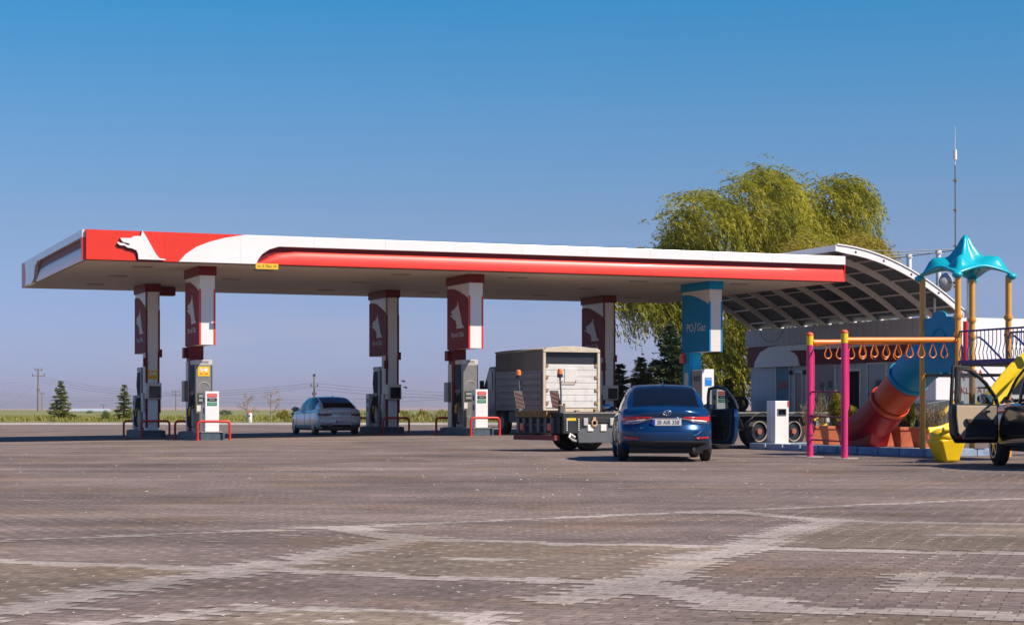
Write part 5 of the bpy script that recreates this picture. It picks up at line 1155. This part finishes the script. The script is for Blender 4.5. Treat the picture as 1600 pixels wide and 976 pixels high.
def beacon(x, y):
    q = MB().tube([(x, y, .9), (x, y, 1.35), (x-.02, y, 1.62), (x-.03, y, 1.74)], .022, 8).box(x-.05, x+.05, y-.05, y+.05, .9, 1.05).build('beacon_post', TRGREY, LO)
    MB().cyl((x-.03, y, 1.72), (x-.03, y, 1.80), .068, .068, 16).build('beacon_base', DARK, q)
    MB().cyl((x-.03, y, 1.80), (x-.03, y, 1.89), .066, .058, 16).ball((x-.03, y, 1.89), (.058, .058, .04)).build('beacon_lens', LAMPO, q, smooth=True)
board(-.12, .10, 0); board(-.22, LW-.5, 1); beacon(-.02, .06); beacon(-.1, LW-.3)
MB().tube([(.05, .03, .93), (.05, .03, 1.12)], .03, 8).tube([(.05, .03, 1.05), (-.10, .03, 1.08)], .02, 6).build('lashing_gear', RUST, LO)
for k in range(5): MB().box(.4+k*.55, .5+k*.55, .05, .12, .90, .96+.03*(k % 2)).build('deck_hook', RUST, LO)
# near flank: tail frame
MB().pxz([(.0, .42), (.0, .798), (1.9, .798), (1.9, .66), (.62, .66), (.42, .42)], -.02, .06).build('flank_frame', TRDARK, LO, bevel=.01)
MB().pxz([(.42, .40), (.62, .64), (1.62, .64), (1.50, .20), (.45, .20)], .0, .05).build('lamp_panel', TRGREY, LO, bevel=.015)
for x in (.77, 1.10+.05): MB().box(x-.085, x+.085, -.03, -.002, .47, .63).build('side_lamp', LAMPW, LO, bevel=.02)
sdot = M('white_studs', (.72, .70, .66), .3)
for x0 in (.06, .40):
    f = MB()
    for k in range(6): f.cyl((x0+.02, -.045, .50+k*.05), (x0+.02, -.022, .50+k*.05), .017, n=8)
    f.build('stud_strip', sdot, LO)
MB().box(.10, .34, -.035, -.022, .72, .78).build('yellow_mark', YEL, LO)
for x in (.55, 1.32): MB().box(x, x+.13, -.06, -.021, .60, .78).build('clamp', M('clamp_grey', (.42, .42, .40), .5), LO, bevel=.015)
MB().tube([(.86+.07*math.cos(2*math.pi*k/16), -.05, .66+.07*math.sin(2*math.pi*k/16)) for k in range(16)], .022, 8, closed=True).box(.82, .90, -.06, -.02, .73, .80).build('towing_eye', M('tan_ring', (.50, .32, .18), .6), LO)
MB().box(1.48, 1.72, -.035, -.021, .70, .78).build('yellow_mark', YEL, LO)
MB().tube([(.18, -.03, .42), (.12, -.06, .34), (.22, -.08, .27), (.32, -.06, .25)], .03, 6).tube([(.20, -.03, .40), (.30, -.05, .33)], .03, 6).build('coupling_hook', M('bright_steel', (.6, .58, .52), .4, metal=.6), LO)
# wheels
for s_, yy in ((1.12, .42), (2.0, .12), (5.0, .12), (6.12, .10), (7.3, .12)):
    for sg in (-1, 1):
        y = yy if sg < 0 else LW-yy; r = .43
        n_ = MB(); prof = [(0, .25), (.02, .36), (.05, .42), (.08, r), (.22, r), (.26, .41), (.28, .25)]
        P = [[(s_+q*math.cos(2*math.pi*k/30), y-sg*o, r+q*math.sin(2*math.pi*k/30)) for o, q in prof+[prof[0]]] for k in range(31)]
        P = [[(x, yv if sg > 0 else yv, z) for x, yv, z in row] for row in P]
        n_.grid(P); q = n_.build('wheel', TYRE, LO, smooth=True, weld=True)
        rm = MB().cyl((s_, y-sg*.10, r), (s_, y-sg*.06, r), .25, n=24, m=0).tube([(s_+.25*math.cos(2*math.pi*k/24), y-sg*.01, r+.25*math.sin(2*math.pi*k/24)) for k in range(24)], .014, 6, m=1, closed=True)
        rm.build('rim', [DARK, M('worn_rim_edge', (.45, .38, .3), .6)], q)
        MB().cyl((s_, y-sg*.08, r), (s_, y+sg*.01, r), .075, n=12).build('hub', M('red_brown_hub', (.30, .10, .07), .6), q)
for s_ in (5.0, 6.12, 7.3):
    P = [[(s_+.50*math.cos(a), y, .43+.47*math.sin(a)) for y in (-.02, .34)] for a in np.linspace(.15, math.pi-.15, 12)]
    MB().grid(P).build('mudguard', TRDARK, LO, solid=.02, smooth=True)
MB().pxz([(3.8, .42), (4.5, .72), (4.8, .74), (4.4, .56), (4.0, .36)], -.03, .02).build('flank_stay', TRGREY, LO, bevel=.01)
for x, z in ((4.15, .55), (4.5, .66), (6.75, .60), (6.6, .70), (7.95, .62), (8.3, .72)):
    MB().box(x-.06, x+.06, -.07, -.03, z-.07, z+.07).build('clamp', M('clamp_grey', (.42, .42, .40), .5), LO, bevel=.015)
for x, z in ((4.3, .60), (4.65, .72), (7.9, .74), (8.2, .58), (8.1, .45)):
    MB().bar((x-.07, -.05, z-.03), (x+.07, -.05, z+.03), .03, .05).build('yellow_mark', YEL if z > .46 else ORA, LO)
MB().box(3.7, 5.1, -.014, .0, .90, .965).build('deck_batten', M('pale_timber', (.40, .36, .30), .8), LO)
# ================================================================== PLAYGROUND ISLAND
O = Vector((9.13, 38.0, 0))
def PW(u, v, z=0): return O+D1*u+D2*v+Vector((0, 0, z))
def PVv(px, u):
    r = (px-800)/F; b = O+D1*u; return (b.x-b.y*r)/(-D2.x+D2.y*r)
f = MB(); f.pxy([(0, 8.5), (-.12, 1.0), (1.75, 1.0), (1.75, 8.5)], -.05, .13); q = f.build('planted_island', CONC, None, loc=O, rz=ROT); structure(q)
f = MB()
kp = [(-.012, 8.53), (-.145, .97), (1.76, .97)]
for (x0, y0), (x1, y1) in zip(kp, kp[1:]):
    n = int(math.hypot(x1-x0, y1-y0)/.9)+1
    for i in range(n):
        a, b = i/n+.004, (i+1)/n-.004; p0 = Vector((x0+(x1-x0)*a, y0+(y1-y0)*a, .055)); p1 = Vector((x0+(x1-x0)*b, y0+(y1-y0)*b, .055)); f.bar(p0, p1, .16, .20)
f.bar((-.02, 8.55, .055), (1.76, 8.55, .055), .16, .20)
structure(f.build('blue_kerb', KERBB, None, loc=O, rz=ROT, bevel=.012))
PG = thing('playground_frame', 'colourful climbing frame with star roof, tube slide, ring ladder and yellow slide', 'playground', O, ROT)
HP = 3.70
def collar(p, x, y, z, m=YPOST): MB().cyl((x, y, z-.045), (x, y, z+.045), .085, n=16).cyl((x, y, z-.02), (x, y, z+.02), .095, n=16).build('collar', m, p, smooth=30)
for (x, y, b) in ((0, 1.25, .13), (0, 0, 0), (1.25, 0, 0), (1.25, 1.25, .0)):
    p = MB().cyl((x, y, b), (x, y, HP+.05), .062, n=20).build('post', YPOST, PG, smooth=30)
    collar(p, x, y, 2.88); collar(p, x, y, 2.52)
for (x, y) in ((0, -2.42), (1.25, -2.42), (0, -3.67), (1.25, -3.67)):
    p = MB().cyl((x, y, 0), (x, y, 3.75), .062, n=20).build('post', YPOST, PG, smooth=30); MB().ball((x, y, 3.80), .10).build('ball_cap', ORA, p, smooth=True)
# star roof
P = []; cx, cy = .625, .625; nA = 64
for i in range(15):
    q = i/14; row = []
    for j in range(nA+1):
        th = 2*math.pi*j/nA; c_ = abs(math.cos(2*(th-math.pi/4)*.5*1.0)) if False else None
        ph = (th-math.pi/4) % (math.pi/2); ph = min(ph, math.pi/2-ph)/(math.pi/4); wc = 1-ph      # 1 on a corner, 0 half way
        wc = wc**2.0; rm = .66+.36*wc
        zc = np.interp(q, [0, .05, .15, .33, .5, .68, .84, 1], [4.62, 4.57, 4.38, 4.15, 4.15, 4.13, 3.84, 3.74]); zm = np.interp(q, [0, .05, .15, .4, .7, 1], [4.62, 4.55, 4.32, 4.02, 3.95, 3.93])
        z = zm+(zc-zm)*wc; row.append((cx+rm*q*math.cos(th), cy+rm*q*math.sin(th), z))
    P.append(row)
MB().grid(P).build('star_roof', TEAL, PG, smooth='all', weld=True, solid=.05)
for (x, y) in ((0, 1.25), (0, 0), (1.25, 0), (1.25, 1.25)):
    MB().ball((x+(x-.625)*.07, y+(y-.625)*.07, 3.73), (.11, .11, .075)).build('roof_foot', TEAL, PG, smooth=True)
MB().box(.03, 1.22, .03, 1.22, 1.66, 1.72).build('platform', DARK, PG); MB().box(.03, 1.22, -3.64, -2.45, 1.98, 2.04).build('platform', DARK, PG)
# panel with a round relief
pn = [(.09, 1.74), (1.16, 1.74), (1.16, 2.88)]+[(.625+.26*math.cos(a), 2.90+.13*math.sin(a)) for a in np.linspace(0, math.pi, 9)]+[(.09, 2.88)]
pb = MB().pyz(pn, -.03, .02).build('side_panel', TEALD, PG, bevel=.012)
MB().tube([(-.032, .625+.26*math.cos(2*math.pi*k/30), 2.35+.3*math.sin(2*math.pi*k/30)) for k in range(30)], .018, 6, closed=True).tube([(-.032, .50+.25*k/6, 2.22-.06*math.sin(math.pi*k/6)) for k in range(7)], .012, 6).build('relief', TEALD, pb, smooth=True)
MB().cyl((-.02, 1.16, 1.70), (-.02, 1.16, 2.62), .018, n=8).build('edge_tube', YSL, PG)
MB().cyl((.14, -.06, 1.85), (.14, -.06, 2.78), .048, n=12).build('edge_tube', M('bright_red_tube', (.65, .01, .02), .35), PG, smooth=30)
# ring ladder
LADX = -2.70
for (y, h) in ((0, 2.42), (1.32, 2.42)):
    p = MB().cyl((LADX, y, 0), (LADX, y, 2.30), .068, n=20).build('ladder_post', PINK, PG, smooth=30)
    MB().cyl((LADX, y, 2.30), (LADX, y, 2.50), .072, n=20).build('post_sleeve', YSL, p, smooth=30); MB().ball((LADX, y, 2.51), (.078, .078, .06)).build('post_cap', M('orange_cap', (.75, .12, .02), .4), p, smooth=True)
    MB().cyl((LADX, y, 0), (LADX, y, .012), .28, n=20).build('footing', CONC, p)
    MB().tube([(LADX+.07, y+.04, 2.22), (LADX+.12, y+.06, 2.12), (LADX+.12, y+.06, 1.05), (LADX+.08, y+.04, .95)], .026, 8).build('grab_handle', PINK, p, smooth=True)
for z in (.36, .84, 1.34): MB().cyl((LADX, 0, z-.02), (LADX, 1.32, z), .017, n=8).build('ladder_rung', M('dark_magenta', (.20, .01, .07), .5), PG)
for y, x1 in ((0, 0), (1.30, 0)):
    b_ = MB().cyl((LADX+.05, y, 2.36), (-.04, y*(.96 if y else 1), 2.40), .058, n=18).build('ring_beam', ORA, PG, smooth=30)
    for k in range(8):
        x = LADX+.42+k*.278; zt = 2.34
        lp = [(x, y, zt)]+[(x+.082*math.sin(a)*(1 if True else 1), y, 2.115-.085*math.cos(a)) for a in np.linspace(math.pi*.72, -math.pi*.72, 13)]
        MB().tube(lp, .0115, 6, closed=True).build('hanging_ring', ORA, b_, smooth=True)
MB().cyl((LADX+.1, .04, 2.29), (LADX+.1, 1.28, 2.29), .02, n=8).build('cross_tube', ORA, PG)
# railings of the bridge
for x in (0, 1.25):
    t_ = MB().cyl((x, -.05, 2.57), (x, -2.4, 2.57), .02, n=8).build('railing', BRAIL, PG)
    MB().box(x-.03, x+.03, -2.4, -.06, 1.90, 1.98).build('lower_rail', BRAIL, t_)
    f = MB()
    for k in range(18):
        y = -.12-k*.13; s_ = -1 if x == 0 else 1; f.tube([(x, y, 2.56), (x, y, 2.30), (x+s_*.05, y, 2.12), (x+s_*.02, y, 1.98)], .010, 5)
    o = f.build('railing_bars', BRAIL, t_)
MB().box(.04, 1.21, -2.42, -.02, 1.86, 1.90).build('bridge_deck', DARK, PG)
for y in (1.22, .06):
    t_ = MB().tube([(1.30, y, 2.52), (1.42, y, 2.52), (1.55, y, 2.44), (2.6, y, 1.55), (3.3, y, .95), (3.4, y, .0)], .024, 8).build('stair_handrail', BRAIL, PG, smooth=True)
    MB().tube([(1.30, y, 2.05), (2.5, y, 1.0), (3.3, y, .3)], .02, 8).build('stair_stringer', BRAIL, PG)
for k in range(6): MB().box(1.35+k*.33, 1.62+k*.33, .08, 1.2, 1.42-k*.26, 1.46-k*.26).build('stair_tread', DARK, PG)
# tube slide
def circ(path, r, closed_from=None, arcs=None, n=26):
    P = []; pts = [Vector(p) for p in path]; N = len(pts)
    for i, p in enumerate(pts):
        d = (pts[min(i+1, N-1)]-pts[max(0, i-1)]).normalized(); sd = d.cross(Vector((0, 0, 1))).normalized(); up = sd.cross(d)
        a = arcs[i] if arcs else 360; rr = r[i] if hasattr(r, '__len__') else r
        P.append([p+sd*rr*math.sin(R(-a/2+a*j/n))-up*rr*math.cos(R(-a/2+a*j/n)) for j in range(n+1)])
    return P
def spl(pts, n):
    pts = [Vector(p) for p in pts]; out = []
    for i in range(len(pts)-1):
        p0, p1, p2, p3 = pts[max(i-1, 0)], pts[i], pts[i+1], pts[min(i+2, len(pts)-1)]
        for k in range(n):
            t = k/n; out.append(.5*((2*p1)+(p2-p0)*t+(2*p0-5*p1+4*p2-p3)*t*t+(3*p1-p0-3*p2+p3)*t**3))
    out.append(pts[-1]); return out
MB().grid(circ(spl([(.62, 1.22, 2.12), (.62, 1.7, 2.10), (.62, 2.2, 1.95), (.62, 2.72, 1.64)], 5), .425)).build('tube_section', TEALD, PG, smooth='all', weld=True, solid=.02)
MB().grid(circ([(.62, 2.66, 1.69), (.62, 2.74, 1.62)], .455)).build('tube_flange', TEALD, PG, smooth='all', weld=True, solid=.02)
MB().grid(circ(spl([(.62, 2.74, 1.62), (.62, 3.1, 1.37), (.62, 3.42, 1.13)], 4), .405)).build('tube_section', ORT, PG, smooth='all', weld=True, solid=.02)
MB().grid(circ([(.62, 3.38, 1.17), (.62, 3.46, 1.10)], .45)).build('tube_flange', ORT, PG, smooth='all', weld=True, solid=.02)
ex = spl([(.62, 3.46, 1.10), (.62, 3.85, .82), (.62, 4.3, .66), (.62, 4.95, .60)], 5)
MB().grid(circ(ex, [.43]*len(ex), arcs=list(np.interp(range(len(ex)), [0, 3, 7, 11, len(ex)-1], [350, 330, 262, 215, 205])))).build('slide_exit', CRIM, PG, smooth='all', solid=.03)
MB().pyz([(3.9, .13), (4.75, .13), (4.9, .45), (3.6, .75)], .36, .88).build('exit_base', CRIM, PG, bevel=.03)
# yellow slide
sp_ = spl([(-2.66, -3.04, .46), (-2.42, -3.04, .48), (-2.12, -3.04, .58), (-1.7, -3.04, .82), (-1.27, -3.04, 1.13), (-.68, -3.04, 1.72), (-.2, -3.04, 2.02), (.02, -3.04, 2.06)], 4)
sec = [(-.27, .15), (-.25, .16), (-.22, .14), (-.18, .03), (-.1, -.02), (0, -.03), (.1, -.02), (.18, .03), (.22, .14), (.25, .16), (.27, .15)]
MB().sweep(sec, sp_).build('yellow_chute', YSL, PG, smooth=60, solid=.03)
f = MB()
for s_ in (-1, 1): f.tube([p+Vector((0, s_*.285, .17)) for p in sp_], .05, 10)
f.v and None
for s_ in (-1, 1): MB().tube([p+Vector((0, s_*.25, .15)) for p in sp_], .04, 10).build('chute_rim', YSL, PG, smooth=True)
MB().add([(-2.56, -3.20, 0), (-2.24, -3.20, 0), (-2.24, -2.88, 0), (-2.56, -2.88, 0), (-2.72, -3.30, .42), (-2.12, -3.30, .50), (-2.12, -2.78, .50), (-2.72, -2.78, .42)],
         [(0, 3, 2, 1), (0, 1, 5, 4), (1, 2, 6, 5), (2, 3, 7, 6), (3, 0, 4, 7), (4, 5, 6, 7)]).build('chute_foot', YSL, PG, bevel=.05, smooth=30)
MB().ball((-2.50, -3.04, .48), (.24, .28, .15)).build('chute_lip', YSL, PG, smooth=True)
# ---- planters
shr = {0: ('gold', 2), 1: ('dry', 1), 2: ('dry', 3)}
n_pl = 7; v0, v1 = 2.95, 8.30; pw = (v1-v0)/n_pl; bw = .46
kinds = ['dry', 'dry', 'green', 'none', 'gold', 'gold', 'dry']
names_ = ['seventh', 'sixth', 'fifth', 'fourth', 'third', 'second', 'first']
first = None
for i in range(n_pl):
    loc = PW(1.10, v0+i*pw, .13)
    lb = 'terracotta planter on the blue kerbed island, %s of seven from the white air cabinet' % names_[i]
    if first is None:
        first = thing('planter_box', lb, 'planter', loc, ROT, 'terracotta planters in a row')
        MB().tbox(0, bw, .01, .40, 0, .40, .06).build('tub', TERRA, first, bevel=.01)
        MB().box(-.02, bw+.02, -.01, .42, .375, .45).build('rim', TERRA, first, bevel=.012); MB().box(.03, bw-.03, .03, .38, .40, .455).build('soil', M('dry_soil', (.12, .08, .05), .95), first)
        t_ = first
    else:
        t_ = copy_tree(first); t_.location = loc; t_['label'] = lb
def plant(px, u, h, rx, kind, label, seed, n):
    v = PVv(px, u); b = PW(u, v, .55)
    if kind == 'dry':
        g = np.random.default_rng(seed); t = thing('dry_plant', label, 'plant', b, 0, 'plants in the terracotta planters'); P = []; Dd = []
        for k in range(n):
            a = g.uniform(0, 6.28); sp = g.uniform(0, .8)*rx*1.5; q = g.uniform(0, 1); d = np.array([math.cos(a)*sp, math.sin(a)*sp, h*g.uniform(.6, 1.1)])
            P.append(np.array([g.normal()*rx*.35, g.normal()*rx*.35, 0])+d*q); Dd.append(d+g.normal(size=3)*.08)
        leaves('stems', P, Dd, .14, .010, L_DRY, t, seed=seed)
        k_ = min(n//6, 120); leaves('foliage', P[:k_*3], Dd[:k_*3], .05, .02, L_SCR, t, seed=seed+1); return t
    return shrub('golden_shrub', label, b, rx, h/2, L_YEL if kind == 'gold' else L_SPG, seed, n, 'plants in the terracotta planters', ln=.065, wd=.035)
plant(1308, 1.42, .80, .21, 'gold', 'tall golden green conifer shrub between the two magenta posts', 71, 2600)
plant(1334, 1.42, .48, .15, 'gold', 'smaller golden shrub just right of the right magenta post', 72, 1300)
plant(1262, 1.42, .55, .16, 'dry', 'wispy dry plant in the planter left of the left magenta post', 73, 420)
plant(1282, 1.42, .85, .18, 'dry', 'tall dry reddish plant between the magenta posts, left of the golden shrub', 74, 420)
plant(1421, 1.42, .72, .16, 'green', 'green bushy plant behind the tube slide next to the left amber post', 75, 1500)
plant(1388, 1.42, .40, .18, 'dry', 'dry grassy plant showing below the orange tube section', 76, 400)
plant(1450, 1.42, .55, .20, 'dry', 'straw coloured plant just right of the left amber post', 77, 600)
plant(1468, 1.42, .55, .20, 'dry', 'straw coloured plant between the amber posts, furthest right', 78, 600)
# ---- air cabinet
AC = thing('air_service_cabinet', 'white metal cabinet with a small dark screen at the left end of the blue kerb', 'cabinet', PW(.36, 8.02, .13), ROT)
MB().box(0, .38, 0, .42, 0, 1.06).build('housing', WHITE, AC, bevel=.008); MB().box(-.03, .41, -.03, .45, -.0, .03).build('base_plate', CREAM, AC)
MB().box(.06, .31, -.018, -.002, .70, .88).build('screen_frame', STEEL, AC, bevel=.008); MB().box(.085, .285, -.024, -.019, .725, .855).build('screen', GLASSD, AC)
MB().box(.345, .384, -.008, -.001, .92, 1.055).build('red_label', RED, AC)
# ---- things parked beyond the frame
LR = thing('parked_lorry', 'white lorry with red lettering parked behind the star roof tower', 'lorry', AT(1462, 62, gz(10, 62)), ROT)
MB().box(0, 6, 0, 2.4, .9, 2.35).build('box_body', WHITE, LR, bevel=.03); MB().box(.1, 5.9, .1, 2.3, .45, .89).build('chassis', BLACK, LR)
text('TAŞIMA', .40, M('red_lettering', (.5, .03, .04), .5), LR, (1.2, -.01, 2.05), (R(90), 0, 0), .004); text('NAKLİYAT', .3, REDP, LR, (1.3, -.01, 1.5), (R(90), 0, 0), .004)
MB().box(3.1, 4.6, -.03, -.004, 1.4, 2.2).build('dark_panel', DARK, LR)
for x in (1.0, 4.9):
    for y in (.1, 2.3): MB().cyl((x, y-.12, .45), (x, y+.12, .45), .45, n=24).build('wheel', TYRE, LR, smooth=30)
RT = thing('ramp_trailer', 'dark grey tipping ramp with a yellow edge behind the amber posts', 'ramp', AT(1447, 51, 0), ROT)
MB().pxz([(0, .85), (0, 1.15), (.7, 1.25), (1.25, 1.22), (1.25, .95), (.5, .3)], 0, 1.9).build('ramp_body', M('slate_paint', (.05, .065, .08), .5), RT, bevel=.02)
MB().bar((.42, -.03, .78), (1.02, -.03, 1.30), .05, .10).build('yellow_edge', YEL, RT); f = MB(); f.box(-.1, 1.1, .2, 1.7, .38, .55); f.build('frame', BLACK, RT)
for y in (.25, 1.5): MB().cyl((.3, y, .36), (.3, y+.2, .36), .36, n=22).build('wheel', TYRE, RT, smooth=30)
for z in (.95, 1.03, 1.11): MB().box(-.02, .0, .05, 1.85, z, z+.03).build('rib', TRGREY, RT)
# ---- dark chairs stacked by the shop corner
bz_ = UV(UWALL-1.1, 15.4)
CHg = 'tyres standing on a rack by the shop corner'
TR_ = thing('tyre_rack', 'low dark rack at the shop corner carrying three tyres', 'rack', bz_, ROT)
MB().box(0, .5, -.1, 1.9, .86, .92).build('shelf', DARK, TR_)
for x in (.03, .42):
    for y in (-.06, 1.8): MB().box(x, x+.05, y, y+.05, 0, .86).build('leg', DARK, TR_)
t0 = None
for k, nm in enumerate(('nearest the door', 'in the middle', 'furthest from the door')):
    f = MB(); pts = [(.25+.26*math.cos(2*math.pi*j/24), .3+.6*k, .92+.34+.26*math.sin(2*math.pi*j/24)) for j in range(24)]
    f.tube(pts, .08, 10, closed=True); o = f.build('tyre', TYRE, None, smooth=True, loc=bz_, rz=ROT); tag(o, 'black tyre on the rack by the shop corner, '+nm, 'tyre', CHg)
# ---- person at the shop door
pl = UV(UWALL-.75, BV(1331)); PE = None
me = bpy.data.meshes.new('person')
J = {'pel': (0, 0, .92, .13), 'sp': (0, .0, 1.12, .125), 'ch': (0, -.01, 1.30, .145), 'nk': (0, -.03, 1.44, .055), 'h1': (0, -.045, 1.52, .075), 'h2': (0, -.05, 1.60, .085), 'h3': (0, -.04, 1.67, .055),
     'hl': (.09, 0, .86, .09), 'kl': (.11, -.05, .48, .06), 'al': (.11, .02, .09, .042), 'fl': (.12, -.13, .035, .035), 'hr': (-.09, 0, .86, .09), 'kr': (-.10, .0, .48, .06), 'ar': (-.10, .05, .09, .042), 'fr': (-.11, -.10, .035, .035),
     'sl': (.18, 0, 1.36, .06), 'el': (.25, .03, 1.10, .042), 'wl': (.20, -.16, .98, .03), 'dl': (.17, -.23, .98, .033), 'sr': (-.18, 0, 1.36, .06), 'er': (-.25, .04, 1.10, .042), 'wr': (-.27, -.04, .88, .03), 'dr': (-.27, -.06, .80, .033)}
E = [('pel', 'sp'), ('sp', 'ch'), ('ch', 'nk'), ('nk', 'h1'), ('h1', 'h2'), ('h2', 'h3'), ('pel', 'hl'), ('hl', 'kl'), ('kl', 'al'), ('al', 'fl'), ('pel', 'hr'), ('hr', 'kr'), ('kr', 'ar'), ('ar', 'fr'), ('ch', 'sl'), ('sl', 'el'), ('el', 'wl'), ('wl', 'dl'), ('ch', 'sr'), ('sr', 'er'), ('er', 'wr'), ('wr', 'dr')]
ks = list(J); hands = []
vv = [J[k][:3] for k in ks]; rr_ = [J[k][3] for k in ks]; ee = [(ks.index(a), ks.index(b)) for a, b in E]
for hn, sx in (('dl', 1), ('dr', -1)):
    for q in range(5):
        bx, by, bz = J[hn][:3]; o1 = (bx+(q-2)*.015, by-.035 if hn == 'dl' else by-.012, bz-(.0 if hn == 'dl' else .045)); o2 = (o1[0], o1[1]-(.03 if hn == 'dl' else .01), o1[2]-(.012 if hn == 'dl' else .04))
        i = len(vv); vv += [o1, o2]; rr_ += [.009, .007]; ee += [(ks.index(hn), i), (i, i+1)]
me.from_pydata(vv, ee, []); PE = bpy.data.objects.new('person', me); col.objects.link(PE)
sk = PE.modifiers.new('skin', 'SKIN'); sk.use_smooth_shade = True
for i, r in enumerate(rr_): me.skin_vertices[0].data[i].radius = (r, r)
me.skin_vertices[0].data[0].use_root = True
ss = PE.modifiers.new('sub', 'SUBSURF'); ss.levels = 1; ss.render_levels = 1
m2 = bpy.data.meshes.new_from_object(PE.evaluated_get(bpy.context.evaluated_depsgraph_get())); PE.modifiers.clear(); PE.data = m2
for q in (SKIN, SHIRT, TROUS): m2.materials.append(q)
for p_ in m2.polygons:
    c_ = p_.center; p_.material_index = 2 if c_.z < .93 and abs(c_.x) < .19 else (1 if c_.z < 1.42 and not (c_.z < 1.12 and abs(c_.x) > .17) else 0)
PE.location = pl; PE.rotation_euler = (0, 0, ROT-R(90)); tag(PE, 'person in a pale blue shirt standing in the dark shop doorway', 'person')
hr = MB().ball((0, -.025, 1.635), (.088, .095, .085), 16, 10).build('hair', HAIR, PE, smooth=True)
fc = MB().ball((-.03, -.125, 1.60), .012, 8, 6).ball((.03, -.125, 1.60), .012, 8, 6).build('eyes', DARK, PE); MB().ball((0, -.14, 1.575), (.012, .02, .02), 8, 6).build('nose', SKIN, PE)
for s_ in (-1, 1): MB().ball((s_*.085, -.045, 1.585), (.012, .02, .03), 8, 6).build('ear', SKIN, PE)
MB().box(-.022, .022, -.134, -.122, 1.535, 1.543).build('mouth', M('lips', (.3, .1, .08), .5), PE)

# ---- air: a thin even haze round the whole place
f = MB().box(-9500, 9500, -500, 16500, -1.2, 60)
hz = bpy.data.materials.new('haze'); hz.use_nodes = True; n = hz.node_tree; n.nodes.clear()
pv = n.nodes.new('ShaderNodeVolumePrincipled'); pv.inputs['Color'].default_value = (.80, .78, .86, 1); pv.inputs['Density'].default_value = 1.2e-4; pv.inputs['Anisotropy'].default_value = .2
oo = n.nodes.new('ShaderNodeOutputMaterial'); n.links.new(pv.outputs[0], oo.inputs['Volume'])
hb = f.build('haze', hz); hb['kind'] = 'stuff'; hb['label'] = 'thin pale haze over the plain'; hb['category'] = 'haze'
